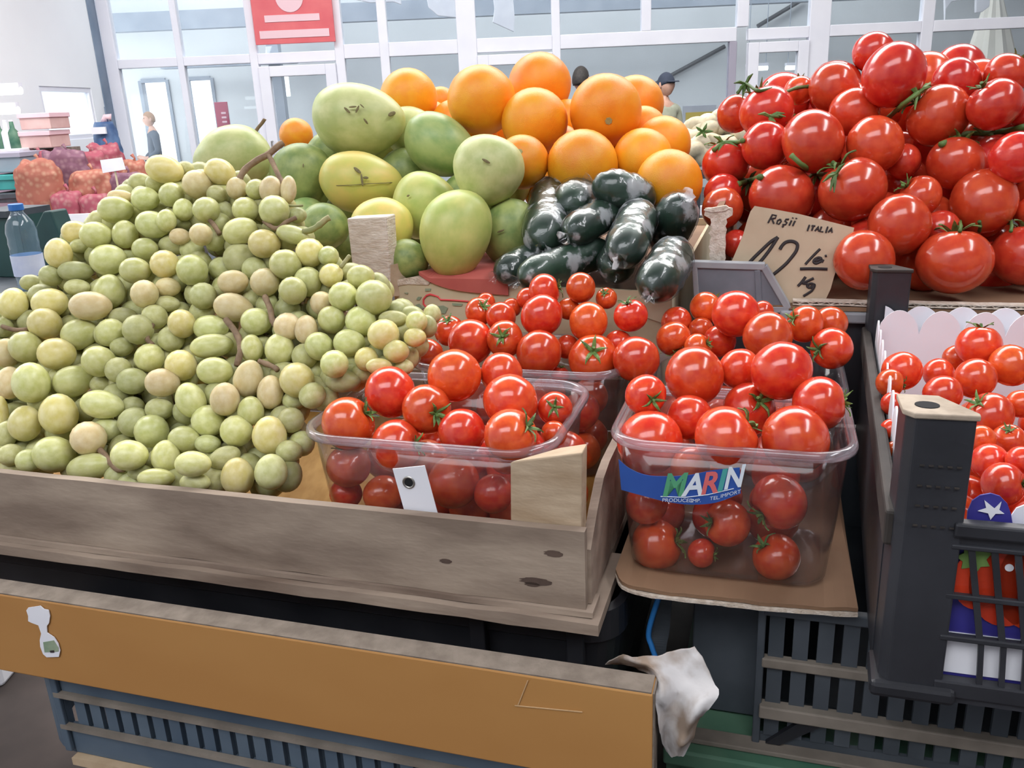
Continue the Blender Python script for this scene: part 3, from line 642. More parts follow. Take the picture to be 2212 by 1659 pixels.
# varnished front board
fb = tag(MB().box(-.95, -.0575, .440, .459, 1.030, 1.1035).build('front_board', [plank_m], bevel=.0012), 'long orange-brown varnished board standing along the stall front', 'board')
MB().box(-.95, -.0585, .4408, .4582, 1.1033, 1.1044).build('raw_top_edge', plank_e, fb); MB().box(-.0578, -.0566, .441, .458, 1.0305, 1.1035).build('chipped_end', plank_e, fb)
fn = VA * -1; f0 = S(0, .4393, 0)
def sticker(px, name, m, par, off=.0006, p0=None, n=None):
    return MB().prism([on_pl(x, y, p0 or f0, n or VA) for x, y in px], VA * -off).build(name, m, par)
stk = sticker([(58, 1318), (62, 1312), (88, 1308), (96, 1315), (106, 1317), (109, 1330), (107, 1345), (102, 1352), (103, 1366), (118, 1376), (127, 1390), (131, 1405), (128, 1418), (102, 1419), (94, 1412), (88, 1396), (87, 1382), (90, 1368), (84, 1350), (70, 1345), (62, 1341), (62, 1330)], 'torn_sticker', white_p, fb)
sticker([(95, 1386), (118, 1382), (128, 1398), (128, 1406), (98, 1408)], 'sticker_print', greenl_m, stk, .0009); sticker([(110, 1404), (119, 1403), (119, 1408), (111, 1408)], 'sticker_dot', ink_m, stk, .0012)
MB().tube([on_pl(1119, 1523, f0, VA), on_pl(1140, 1470, f0, VA)], .0004, 4).tube([on_pl(1112, 1524, f0, VA), on_pl(1258, 1538, f0, VA)], .0004, 4).build('scratch', mat('scratch_pale', (0.58, 0.38, 0.20), None, 5, rough=0.8), fb)

# wooden crate with the grapes
wc = empty('wooden_crate', S(-.41, .66, 1.097), 'weathered grey wooden crate holding the grapes and the front punnet', 'crate')
def rough_board(u0, u1, v0, v1, z0, z1, n=26, amp=.0012, seed=0):
    mb = MB(); rows = []
    for i in range(n + 1):
        u = u0 + (u1 - u0) * i / n; dz = amp * noise.noise(Vector((u * 22, seed, 0))); dz2 = amp * noise.noise(Vector((u * 22, seed + 5, 0)))
        rows.append([S(u, v0, z0 + dz2), S(u, v1, z0 + dz2), S(u, v1, z1 + dz), S(u, v0, z1 + dz)])
    return mb.rows(rows)
rough_board(-.95, -.1135, .508, .5155, 1.1125, 1.1725, seed=1).build('front_slat', wood_m, wc)
knot_m = mat('wood_knot', (0.07, 0.045, 0.035), (0.13, 0.085, 0.065), 30, rough=0.9)
fs_ = [o for o in COL.objects if o.name.startswith('front_slat')][0]
for x, y, rx, ry in ((1196, 1196, 20, 7), (1158, 1256, 34, 8), (963, 1212, 13, 5), (1150, 1262, 16, 5)):
    MB().prism([on_v(x + rx * cos(2 * pi * k / 20) * (1 + .15 * sin(3 * k)), y + ry * sin(2 * pi * k / 20) + .12 * rx * cos(2 * pi * k / 20), .5079) for k in range(20)], VA * -.0003).build('knot', knot_m, fs_)
rough_board(-.95, -.103, .499, .600, 1.0985, 1.1075, amp=.0016, seed=3).build('bottom_slat', wood_m, wc)
rough_board(-.95, -.108, .505, .530, 1.1078, 1.1122, amp=.0006, seed=7).build('base_strip', wood_m, wc)
rough_board(-.95, -.112, .605, .70, 1.0995, 1.1075, seed=4).build('bottom_slat', wood_m, wc); rough_board(-.95, -.112, .705, .85, 1.0995, 1.1075, seed=5).build('bottom_slat', wood_m, wc)
mb = MB(); rows = []
for i in range(15):
    v = .5155 + (.855 - .5155) * i / 14; t = min(1, i / 2.2); e = .0012 * noise.noise(Vector((v * 40, 3, 1)))
    rows.append([S(-.1175, v, 1.1128), S(-.1110, v, 1.1128), S(-.1110, v, 1.155 + .036 * t ** .8 + e), S(-.1175, v, 1.155 + .036 * t ** .8 + e)])
mb.rows(rows).build('side_slat', wood_m, wc)
def post(u0, u1, v0, v1, z0, zl, zr, name, m, par):
    return MB().hexa([S(u0, v0, z0), S(u1, v0, z0), S(u1, v1, z0), S(u0 + .7 * (u1 - u0), v1, z0), S(u0 + .004, v0, zl), S(u1 + .003, v0, zr), S(u1 + .003, v1, zr), S(u0 + .7 * (u1 - u0), v1, zl + .6 * (zr - zl))]).build(name, m, par, bevel=.0012)
post(-.171, -.119, .5165, .533, 1.1125, 1.2165, 1.2275, 'corner_post', post_m, wc)
rough_board(-.95, -.112, .848, .855, 1.1125, 1.17, seed=9).build('rear_slat', wood_m, wc)
MB().box(-.95, -.119, .517, .846, 1.1085, 1.1120).build('floor_lining', straw_m, wc)
# straw-coloured strips of packing paper by the board
mb = MB()
for i in range(60):
    u = random.uniform(-.44, -.30); v = random.uniform(.522, .58); a = random.uniform(-.5, .5) * 1.2; l = random.uniform(.02, .05); z = 1.113 + random.uniform(0, .012)
    du, dv = cos(a) * l / 2, sin(a) * l / 2
    mb.tube([S(u - du, v - dv, z), S(u, v, z + .004), S(u + du, v + dv, z)], [.0010, .0016, .0008], 5)
o = mb.build('shredded_paper', straw_m); tag(o, 'straw-coloured shredded packing paper on the wooden crate floor', 'packing paper', kind='stuff')
# white tag with eyelet hung on the board in front of the punnet
tg0 = S(0, .5062, 0); t_px = [(848, 1013), (917, 1006), (946, 1113), (874, 1106)]
f1 = S(0, .5180, 0)
tgo = tag(MB().prism([on_pl(x, y, f1, VA) for x, y in t_px], VA * .0007).build('hang_tag', white_p), 'white tag with a round eyelet tucked behind the wooden front slat', 'tag')
ce = on_pl(883, 1042, f1, VA); mb = MB(); rows = []
for k in range(21):
    a = 2 * pi * k / 20; dr = UA * cos(a) + Vector((0, 0, sin(a))); rows.append([ce + dr * .0034 - VA * .0003, ce + dr * .0042 - VA * .0012, ce + dr * .0050 - VA * .0003])
mb.rows(rows, False, False).build('eyelet', steel, tgo, smooth=True)
MB().prism([ce + (UA * cos(2 * pi * k / 16) + Vector((0, 0, sin(2 * pi * k / 16)))) * .0033 for k in range(16)], VA * -.0004).build('eyelet_hole_shade', dark_m, tgo)  # flat dark disc paints the shade in the eyelet

# black crate under the wooden one
def rr_pts(u0, u1, v0, v1, r, n=6):
    out = []
    for (cu, cv, a0) in ((u1 - r, v0 + r, -pi / 2), (u1 - r, v1 - r, 0), (u0 + r, v1 - r, pi / 2), (u0 + r, v0 + r, pi)):
        for k in range(n + 1):
            a = a0 + (pi / 2) * k / n; out.append((cu + r * cos(a), cv + r * sin(a)))
    return out
bc_ = empty('plastic_crate', S(-.45, .66, .94), 'black smooth-walled crate directly beneath the wooden crate', 'crate')
pts = rr_pts(-.97, -.092, .525, .86, .03)
mb = MB(); mb.rows([[S(u, v, z) for u, v in rr_pts(-.97 + o_, -.092 - o_, .525 + o_, .86 - o_, .03)] for z, o_ in ((.9855, .012), (1.07, .003), (1.073, 0), (1.0975, 0), (1.0975, .006), (1.07, .009), (.992, .018))]).build('shell', black_p, bc_, smooth=False, bevel=0)
for u in (-.20, -.125): MB().box(u - .006, u + .006, .519, .53, 1.0, 1.092).build('rib', black_p, bc_, bevel=.001)
MB().box(-.93, -.11, .56, .83, .9265, .985).build('packing_block', black_p, bc_)

# blue-grey slotted crate under the front board
bl = empty('plastic_crate', S(-.33, .60, .935), 'blue-grey slotted crate under the varnished board', 'crate')
MB().box(-.555, -.062, .464, .470, .995, 1.029).build('upper_wall', bluecr, bl, bevel=.001)
MB().box(-.555, -.062, .464, .470, .9345, .963).build('lower_wall', bluecr, bl, bevel=.001)
MB().box(-.56, -.058, .459, .464, .962, .966).box(-.56, -.058, .4595, .464, .9935, .998).build('ledge', dust_p, bl)
mb0 = None
for i in range(31):
    u = -.545 + i * .0157
    if mb0 is None:
        o = MB().box(u, u + .0105, .4645, .469, .963, .995).build('slat', bluecr, bl); mb0 = o.data; l0 = o.location.copy()
    else:
        o = inst('slat', mb0, Matrix.Translation(l0 + UA * (i * .0157)), bl)
mb = MB(); rows = []
for k in range(9):
    a = pi / 2 * k / 8; uu, vv = -.555 - .045 * sin(a), .464 + .045 * (1 - cos(a)); iu, iv = -.555 - .039 * sin(a), .470 + .039 * (1 - cos(a))
    zb = .9345 + .010 * (k / 8) ** 2
    rows.append([S(uu, vv, zb), S(iu, iv, zb), S(iu, iv, 1.029), S(uu, vv, 1.029)])
mb.rows(rows).build('corner', bluecr, bl, smooth=False); MB().box(-.60, -.594, .509, .522, .9445, 1.029).build('end_wall', bluecr, bl, bevel=.001); MB().box(-.55, -.07, .47, .522, .9345, .939).build('base', bluecr, bl)
MB().box(-.562, -.555, .460, .464, .938, 1.028).build('rib', bluecr, bl, bevel=.001)
tag(rough_board(-.555, -.1, .458, .56, .9262, .9340, amp=.0016, seed=13).build('cardboard_sheet', card_m), 'torn cardboard sheet under the blue-grey crate', 'cardboard')
a = on_z(0, 1437, 0); b = on_z(42, 1459, 0)
tag(MB().wbox(-2.2, -1.42, 1.98, 2.45, 0, .11).build('foam_box', white_p, bevel=.01), 'white foam box on the dark floor beyond the blue-grey crate', 'box')

# white rag hanging on the board's end
mb = MB(); outline = []
g = [[(1308, 1432), (1345, 1418), (1400, 1420), (1450, 1412), (1500, 1398)],
     [(1330, 1436), (1370, 1428), (1420, 1436), (1470, 1434), (1522, 1434)],
     [(1380, 1444), (1416, 1452), (1450, 1462), (1490, 1466), (1540, 1478)],
     [(1414, 1480), (1436, 1490), (1470, 1496), (1510, 1500), (1553, 1500)],
     [(1416, 1512), (1436, 1520), (1464, 1524), (1500, 1528), (1532, 1530)],
     [(1422, 1560), (1440, 1564), (1462, 1570), (1488, 1572), (1506, 1566)],
     [(1428, 1600), (1442, 1606), (1462, 1610), (1484, 1606), (1500, 1592)],
     [(1440, 1622), (1450, 1630), (1464, 1634), (1478, 1630), (1488, 1616)]]
vv = [.475, .470, .464, .455, .452, .452, .455, .460]
rows = [[on_v(x, y, vv[i] + .006 * sin(j * 2.1 + i) + (.02 if j == 0 and i < 3 else 0)) for j, (x, y) in enumerate(r)] for i, r in enumerate(g)]
sm = []
for i in range(len(rows)): sm.append(arc(rows[i], 5))
cols = list(zip(*sm)); sm2 = [arc(list(c), 4) for c in cols]; sheet = [list(r) for r in zip(*sm2)]
for i, r in enumerate(sheet):
    for j, p_ in enumerate(r): p_ += VA * (.004 * noise.noise(p_ * 70) + .0025 * noise.noise(p_ * 160))
bk = [[p_ + VA * .0015 for p_ in r] for r in sheet]
mb.rows(sheet, False, False); mb.rows(bk, False, False)
edge = sheet[0] + [r[-1] for r in sheet[1:]] + sheet[-1][-2::-1] + [r[0] for r in sheet[-2:0:-1]]
mb.rows([edge, [p_ + VA * .0015 for p_ in edge]], True, False)
tag(mb.build('rag', cloth_m, smooth=True), 'crumpled dirty white rag hanging from the varnished board end', 'rag')
mb = MB(); l1 = arc([on_v(1424, 1285, .565), on_v(1402, 1362, .565), on_v(1408, 1395, .563), on_v(1425, 1440, .56)], 6); l2 = arc([on_v(1452, 1285, .575), on_v(1446, 1362, .575), on_v(1440, 1395, .573), on_v(1434, 1440, .57)], 6)
mb.rows([[p_, q_, q_ + VA * .003, p_ + VA * .003] for p_, q_ in zip(l1, l2)])
sb = tag(mb.build('plastic_strip', slatg), 'bent grey plastic strip with a blue edge above the rag', 'strip'); MB().tube([p_ - VA * .001 for p_ in l1], .0022, 6).build('blue_edge', strap_b, sb, smooth=True)

# slate crate and green crate under the brown card and the black crate
sl = empty('plastic_crate', S(.2, .70, .985), 'slate-grey slotted crate under the brown card and black crate', 'crate')
MB().box(-.045, .004, .585, .591, .985, 1.104).build('recessed_panel', slatg, sl); MB().box(.002, .0075, .553, .593, .985, 1.104).build('corner_rib', slatg, sl, bevel=.001)
MB().box(-.05, .45, .545, .5595, .9825, .9865).build('base_ledge', dust_p, sl, bevel=.0008)
MB().box(.006, .45, .549, .5595, 1.0115, 1.022).build('lower_rail', dust_p, sl, bevel=.0012); MB().box(.006, .45, .552, .5595, 1.0535, 1.0615).build('middle_rail', dust_p, sl, bevel=.0012)
MB().box(.006, .45, .552, .5595, 1.097, 1.1055).build('upper_rail', slatg, sl, bevel=.0012); MB().box(.006, .45, .556, .5595, .9865, .9925).build('lower_wall', slatg, sl)
me0 = None
for i in range(26):
    u = .010 + i * .0166
    if me0 is None:
        o = MB().box(u, u + .0106, .556, .560, .992, 1.097).build('slat', slatg, sl); me0 = o.data; l0 = o.location.copy()
    else: inst('slat', me0, Matrix.Translation(l0 + UA * (i * .0166)), sl)
MB().prism([S(.012, .552, .9880), S(.022, .552, .9880), S(.05, .552, 1.010), S(.034, .552, 1.010)], VA * .005).build('brace', black_p, sl)
MB().box(-.047, .45, .60, .92, .985, .992).build('base', slatg, sl); MB().box(-.047, .45, .915, .92, .992, 1.1055).build('rear_wall', slatg, sl); MB().box(-.047, -.041, .60, .915, .992, 1.1055).build('side_wall', slatg, sl)
gr = empty('plastic_crate', S(.2, .7, .9265), 'dusty green crate lowest under the slate-grey crate', 'crate')
MB().box(-.062, .46, .535, .60, .9675, .9815).build('rim', green_p, gr, bevel=.002)
MB().box(.02, .46, .5332, .5352, .9690, .975).build('dusty_edge', dust_p, gr)
MB().box(-.062, .46, .56, .566, .9265, .968).build('front_wall', green_p, gr)
me0 = None
for i in range(26):
    if me0 is None:
        o = MB().box(-.05, -.040, .552, .560, .9275, .9675).build('slat', green_p, gr); me0 = o.data; l0 = o.location.copy()
    else: inst('slat', me0, Matrix.Translation(l0 + UA * (i * .0195)), gr)
MB().box(-.062, .46, .60, .92, .9265, .935).build('base', green_p, gr); MB().box(-.062, .46, .91, .92, .935, .9815).build('rear_wall', green_p, gr)

# brown card under the punnets
mb = MB(); N = 20; top = []; bot = []
fr = [on_z(x, y, 1.1135) for x, y in [(1330, 1236), (1344, 1262), (1390, 1278), (1450, 1286), (1540, 1296), (1590, 1301), (1640, 1308), (1700, 1312), (1780, 1318), (1853, 1322)]]
fr = arc(fr, 3); rows = []
for i, p_ in enumerate(fr):
    u, v = uv_of(p_); dz = .0016 * noise.noise(Vector((u * 60, 0, 2)))
    rows.append([S(u, v, 1.1135 + dz), S(u, v - .0005, 1.1165 + dz), S(u * .97 - .002, .70, 1.1165), S(u * .97 - .002, .90, 1.1165), S(u * .97 - .002, .90, 1.1135)])
mb.rows(rows); bcard = tag(mb.build('cardboard_sheet', cardd_m), 'brown card sheet with a torn front edge under the labelled punnet', 'cardboard')
mb = MB(); rows = []
for i, p_ in enumerate(fr):
    u, v = uv_of(p_); h = .0016 + .0014 * abs(noise.noise(Vector((u * 90, 3, 1))))
    rows.append([S(u, v - .0022, 1.1125 - h), S(u, v - .0022, 1.1128), S(u, v + .004, 1.1128), S(u, v + .004, 1.1125 - h)])
mb.rows(rows).build('torn_paper_edge', carde_m, bcard)
MB().box(-.095, .066, .60, .88, 1.106, 1.1118).build('stiffener', cardd_m, bcard)

# ------------------------------------------------------------------ black crate with printed liner
def T_(u, v, z):                      # this crate stands 3 degrees askew on the stall
    a = R(2.7); du, dv = u - .069, v - .463
    return S(.069 + du * cos(a) + dv * sin(a), .463 - du * sin(a) * 0 + dv * cos(a) , z)
def tb_(mb, u0, u1, v0, v1, z0, z1, sh=0.0):
    return mb.hexa([T_(u0, v0, z0), T_(u1, v0, z0), T_(u1, v1, z0), T_(u0, v1, z0), T_(u0 + sh, v0, z1), T_(u1 + sh, v0, z1), T_(u1 + sh, v1, z1), T_(u0 + sh, v1, z1)])
bk = empty('plastic_crate', T_(.25, .67, 1.108), 'black post-cornered crate with a printed white liner full of tomatoes', 'crate')
CB, CTOP, PT = 1.1115, 1.2265, 1.2855
def lpost(v0, v1, nm):
    mb = MB(); pts = [(.069, v1), (.0705, v0 + .006), (.0755, v0), (.1045, v0 + .001), (.1045, v0 + .006), (.088, v1)]
    mb.prism([T_(u, v, CB + .004) for u, v in pts], (0, 0, PT - CB - .004)); return mb.build('corner_post', crate_p, bk, bevel=.0012)
po = lpost(.4622, .492, 'a'); po2 = lpost(.862, .889, 'b')
for v0, v1, par in ((.4622, .492, po), (.862, .889, po2)):
    pts = [(.0675, v1 + .001), (.069, v0 + .005), (.0745, v0 - .0012), (.1058, v0 - .0002), (.106, v0 + .004), (.089, v1 + .001)]
    MB().prism([T_(u, v, PT - .001) for u, v in pts], (0, 0, .0032)).build('post_cap', posttop if v0 < .6 else taupe_p, par, bevel=.0008)
    c = T_(.0815, (v0 + v1) / 2 - .002, PT + .0018)
    MB().prism([c + UA * (.0062 * cos(2 * pi * k / 18)) + VA * (.0055 * sin(2 * pi * k / 18)) for k in range(18)], (0, 0, .0008)).build('socket_shade', dark_m, par)  # flat dark disc on the cap paints the shade of its hole
me0 = None
for r_ in range(4):
    for c_ in range(5):
        z = 1.258 - r_ * .0118; u = .0795 + c_ * .0045
        if me0 is None:
            o = tb_(MB(), u, u + .0024, .4612, .4624, z, z + .0007).build('rib_mark', taupe_p, po); me0 = o.data; l0 = o.location.copy()
        else: inst('rib_mark', me0, Matrix.Translation(l0 + UA * (u - .0795) + Vector((0, 0, z - 1.258))), po)
# walls, rails, slanted slats
tb_(MB(), .0685, .072, .492, .862, CB, CTOP - .02).build('side_wall', crate_p, bk)
tb_(MB(), .066, .074, .470, .885, CTOP - .022, CTOP).build('side_rim', taupe_p, bk, bevel=.002)
tb_(MB(), .069, .42, .8855, .889, CB, CTOP).build('rear_wall', crate_p, bk); tb_(MB(), .416, .42, .47, .889, CB, CTOP).build('far_wall', crate_p, bk)
tb_(MB(), .10, .42, .4605, .469, CTOP - .0085, CTOP).build('front_rim', crate_p, bk, bevel=.0015)
tb_(MB(), .10, .42, .4625, .467, CTOP - .0165, CTOP - .0135).build('upper_rail', crate_p, bk, bevel=.0008); tb_(MB(), .10, .42, .464, .467, CTOP - .0135, CTOP - .0085).build('upper_wall', crate_p, bk)
tb_(MB(), .10, .42, .4630, .4665, 1.1790, 1.1822).build('middle_rail', crate_p, bk, bevel=.0006); tb_(MB(), .10, .42, .4625, .4670, 1.1525, 1.1560).build('lower_rail', crate_p, bk, bevel=.0008)
tb_(MB(), .10, .42, .4622, .470, CB + .004, 1.126).build('bottom_wall', crate_p, bk, bevel=.001); tb_(MB(), .069, .42, .464, .889, CB, CB + .004).build('base', crate_p, bk)
tb_(MB(), .066, .112, .459, .494, CB - .0005, CB + .010).build('foot', black_p, bk, bevel=.003)
me0 = None
for i in range(22):
    u = .1085 + i * .0112
    if me0 is None:
        o = tb_(MB(), u + .010, u + .0135, .4636, .4662, 1.156, CTOP - .0165, sh=-.010).build('slat', crate_p, bk); me0 = o.data; l0 = o.location.copy()
        o2 = tb_(MB(), u + .0135, u + .0165, .4636, .4662, 1.126, 1.1525, sh=-.002).build('lower_slat', crate_p, bk); me1 = o2.data; l1_ = o2.location.copy()
    else:
        inst('slat', me0, Matrix.Translation(l0 + UA * (i * .0112)), bk); inst('lower_slat', me1, Matrix.Translation(l1_ + UA * (i * .0112)), bk)
# liner: scalloped white sheets, printed front
ln = empty('crate_liner', T_(.25, .67, 1.1165), 'white scalloped liner with printed blue and red front inside the black crate', 'liner')
def scallop(p0, du, n, zb, zt, dep, off, phase=0.0, wave=.5):
    """upright sheet along vector du from p0 with n round-topped fingers"""
    top = []; M_ = n * 14
    for i in range(M_ + 1):
        t = i / M_; w_ = (t * n + phase) % 1.0; s_ = sin(pi * w_)
        top.append(Vector(p0) + du * t + Vector((0, 0, zt - dep * (1 - max(0, s_) ** .55))))
    mb = MB(); lowr = [Vector((p_.x, p_.y, zb)) for p_ in top]
    mb.rows([[a_, b_, b_ + off, a_ + off] for a_, b_ in zip(lowr, top)]); return mb
scallop(T_(.078, .842, 0), T_(.40, .842, 0) - T_(.078, .842, 0), 9, 1.118, 1.2535, .022, VA * .0012).build('rear_sheet', white_p, ln)
scallop(T_(.084, .856, 0), T_(.40, .856, 0) - T_(.084, .856, 0), 9, 1.118, 1.2545, .018, VA * .0012, phase=.6).build('second_rear_sheet', white_p, ln)
scallop(T_(.0765, .50, 0), T_(.0765, .84, 0) - T_(.0765, .50, 0), 10, 1.118, 1.2480, .028, UA * .0012).build('side_sheet', white_p, ln)
tb_(MB(), .084, .40, .4715, .4726, 1.118, CTOP - .004).build('front_sheet', navy_l, ln)
tb_(MB(), .105, .40, .4706, .4715, 1.127, 1.1535).build('white_band', white_p, ln)
def disc(c, r, n=28, hv=1.0, full=True):
    return [c + UA * (r * cos(2 * pi * k / n)) + Vector((0, 0, r * hv * sin(2 * pi * k / n))) for k in range(n)]
for (px, py, r) in ((2112, 1252, .0125), (2176, 1255, .019), (2235, 1262, .019)):
    c = on_pl(px, py, S(0, .4706, 0), VA); MB().prism(disc(c, r, hv=1.5), VA * -.0006).build('printed_tomato', cherry_m, ln)
c = on_pl(2104, 1205, S(0, .4700, 0), VA); MB().prism([c + UA * (.006 * (1 + .5 * (k % 2)) * cos(2 * pi * k / 14)) + Vector((0, 0, .006 * (1 + .5 * (k % 2)) * sin(2 * pi * k / 14))) for k in range(14)], VA * -.0008).build('printed_leaf', calyx_m, ln)
c = on_pl(2180, 1226, S(0, .4697, 0), VA); MB().prism(disc(c, .0022), VA * -.0004).build('printed_glint', white_p, ln)
# blue tab with a white star above the rim, white tab beside it
pb = S(0, .4735, 0); tabp = [(2088, 1130), (2090, 1105), (2100, 1082), (2118, 1070), (2140, 1066), (2160, 1072), (2176, 1088), (2184, 1110), (2188, 1135)]
MB().prism([on_pl(x, y, pb, VA) for x, y in tabp], VA * .001).build('blue_tab', navy_l, ln)
star = [(2148, 1098), (2163, 1083), (2158, 1101), (2169, 1109), (2150, 1109), (2139, 1122), (2134, 1108), (2112, 1103), (2130, 1097), (2126, 1080)]
MB().prism([on_pl(x, y, S(0, .4730, 0), VA) for x, y in star], VA * -.0006).build('white_star', white_p, ln)
MB().prism([on_pl(x, y, S(0, .476, 0), VA) for x, y in [(2176, 1140), (2186, 1112), (2196, 1098), (2216, 1090), (2240, 1096), (2250, 1145)]], VA * .001).build('white_tab', white_p, ln)

# ------------------------------------------------------------------ rear row: grey crate, trays, price card
gc = empty('plastic_crate', S(.2, 1.05, 1.12), 'grey crate at the back with a raised braced corner under the big tomatoes', 'crate')
cor = [on_v(x, y, .895) for x, y in [(1500, 574), (1650, 579), (1702, 668), (1505, 668)]]
MB().prism(cor, VA * .003).build('corner_panel', grey_p, gc)
for a_, b_, r_ in (((1494, 572), (1652, 577), .0034), ((1650, 577), (1703, 668), .0034), ((1500, 576), (1506, 668), .0028), ((1636, 584), (1640, 664), .0030), ((1500, 668), (1704, 670), .0032)):
    p_, q_ = on_v(*a_, .893), on_v(*b_, .893); d_ = (q_ - p_).normalized(); sd = VA.cross(d_) * r_
    MB().hexa([p_ - sd, p_ + sd, p_ + sd + VA * .012, p_ - sd + VA * .012, q_ - sd, q_ + sd, q_ + sd + VA * .012, q_ - sd + VA * .012]).build('rib', greyl_p if b_ != (1640, 664) else grey_p, gc, bevel=.0008)
MB().box(.008, .62, .889, .905, 1.2275, 1.2385).build('front_rim', greyl_p, gc, bevel=.002); MB().box(-.076, .62, .897, .902, 1.118, 1.228).build('front_wall', crate_p, gc)
MB().box(-.076, .62, 1.33, 1.335, 1.118, 1.238).build('rear_wall', grey_p, gc); MB().box(-.078, -.073, .9, 1.33, 1.118, 1.238).build('side_wall', grey_p, gc); MB().box(.615, .62, .9, 1.33, 1.118, 1.238).build('side_wall', grey_p, gc)
MB().box(-.073, .615, .903, 1.33, 1.118, 1.124).build('base', grey_p, gc)
ct = tag(rough_board(-.066, .612, .8935, 1.325, 1.2392, 1.2435, amp=.0004, seed=21).build('cardboard_tray', cardd_m), 'corrugated cardboard tray base under the big tomato heap', 'cardboard')
mb = MB(); n = 90
for k in range(2):
    rows = []
    for i in range(n + 1):
        u = .02 + (.61 - .02) * i / n; z = 1.2446 + .0030 * k + .0008 * noise.noise(Vector((u * 50, k, 0))); rows.append([S(u, .893, z), S(u, .905, z), S(u, .905, z + .0013), S(u, .893, z + .0013)])
    mb.rows(rows)
rows = []
for i in range(n * 2 + 1):
    u = .02 + (.61 - .02) * i / (n * 2); z = 1.2466 + .0012 * sin(i * 2.1); rows.append([S(u, .8935, z), S(u, .904, z), S(u, .904, z + .0008), S(u, .8935, z + .0008)])
mb.rows(rows); mb.build('corrugated_edge', carde_m, ct)
# torn cardboard side between the cucumbers and the big tomatoes
mb = MB(); rows = []; pa = [on_v(x, y, .915) for x, y in [(1560, 449), (1552, 480), (1560, 510), (1556, 540), (1562, 572)]]
zt1, zb1 = pa[0].z, 1.2440; uu = uv_of(pa[1])[0]
for i in range(13):
    v = .918 + .36 * i / 12; rows.append([S(uu - .003, v, zb1), S(uu + .003, v, zb1), S(uu + .003, v, zt1 + .004 * noise.noise(Vector((v * 30, 1, 0)))), S(uu - .003, v, zt1)])
cs = tag(mb.rows(rows).build('cardboard_sheet', cardd_m), 'upright torn cardboard side between the cucumbers and the big tomatoes', 'cardboard')
mb = MB(); rows = []
for i in range(27):
    z = zb1 + (zt1 - zb1) * i / 26; e = .0025 * noise.noise(Vector((z * 260, 2, 5))); e2 = .0025 * noise.noise(Vector((z * 310, 9, 5))); w_ = .008 + (.006 if i > 23 else 0)
    rows.append([S(uu - w_ + e, .914, z), S(uu + w_ + e2, .913, z), S(uu + w_ * .8, .919, z), S(uu - w_ * .8, .919, z)])
mb.rows(rows).build('torn_edge', carde_m, cs); MB().prism([on_v(x, y, .9125) for x, y in [(1520, 454), (1540, 449), (1568, 444), (1576, 450), (1566, 456), (1540, 459)]], VA * .006).build('curled_flap', carde_m, cs)

# price card with handwriting
CPx = lambda x, y: (1560 + x / 7.213, 440 + y / 7.213)
sP, sN = S(0, .906, 1.24), (VA * -cos(R(14)) + Vector((0, 0, sin(R(14)))))
outl = [(505, 35), (800, 85), (1200, 160), (1440, 220), (1800, 310), (2058, 375), (2040, 450), (1960, 600), (1900, 740), (1810, 930), (1740, 1150), (1690, 1330), (1600, 1520), (1540, 1620), (1300, 1600), (1000, 1540), (500, 1250), (120, 940), (160, 870), (260, 640), (330, 470), (390, 260), (440, 120)]
prc = tag(MB().prism([on_pl(*CPx(x, y), sP, sN) for x, y in outl], sN * -.0012).build('price_card', sign_m), 'brown cardboard price card reading Rosii Italia 12 lei Kg', 'price card')
LET = {'R': [[(0, 0), (.1, 1), (.75, .95), (.8, .65), (.1, .5)], [(.3, .5), (.95, 0)]], 'o': [[(.5, .6), (.1, .4), (.2, .05), (.65, 0), (.85, .35), (.5, .6)]],
       's': [[(.9, .7), (.3, .65), (.25, .45), (.8, .3), (.7, .05), (.1, 0)], [(.4, -.12), (.3, -.3)]], 'i': [[(.5, .6), (.45, 0)], [(.52, .85), (.56, .95)]],
       'I': [[(.5, 0), (.5, 1)], [(.15, 1), (.85, 1)], [(.15, 0), (.85, 0)]], 'T': [[(0, 1), (1, 1)], [(.5, 1), (.5, 0)]], 'A': [[(0, 0), (.5, 1), (1, 0)], [(.2, .4), (.8, .4)]], 'L': [[(0, 1), (0, 0), (.9, 0)]]}
def write_word(word, x, y, wd, gap, hg, tilt=.12, lean=.45):
    out = []
    for ch in word:
        w2 = wd * {'i': .45, 'I': .55, 'R': 1.25}.get(ch, 1.0)
        for st2 in LET[ch]: out.append([(x + a_ * w2 + lean * b_ * hg, y + tilt * (a_ * w2) - b_ * hg) for a_, b_ in st2])
        x += w2 + gap; y += tilt * (w2 + gap)
    return out
ST = {'rosii': write_word('Rosii', 715, 300, 78, 20, 130), 'italia': write_word('ITALIA', 1315, 412, 58, 20, 74, .10, .35),
      'twelve': [[(385, 955), (500, 835), (640, 700), (760, 590), (868, 522)], [(868, 522), (760, 690), (640, 850), (540, 960)], [(900, 712), (930, 660), (985, 605), (1060, 585), (1130, 598), (1172, 640), (1160, 720), (1110, 800), (1010, 920), (900, 1020), (800, 1100)]],
      'lei': [[(1525, 705), (1400, 830), (1295, 945)], [(1410, 890), (1500, 880), (1545, 855), (1500, 840), (1440, 870), (1425, 910), (1470, 930), (1550, 890)], [(1575, 870), (1550, 915)], [(1600, 818), (1628, 808)]],
      'line': [[(1212, 1015), (1420, 1012), (1640, 1020)]],
      'kg': [[(1300, 1140), (1240, 1220), (1180, 1285)], [(1425, 1160), (1320, 1210), (1250, 1235), (1330, 1250)], [(1440, 1265), (1380, 1245), (1325, 1280), (1370, 1310), (1440, 1265), (1400, 1350), (1330, 1400), (1265, 1440)]]}
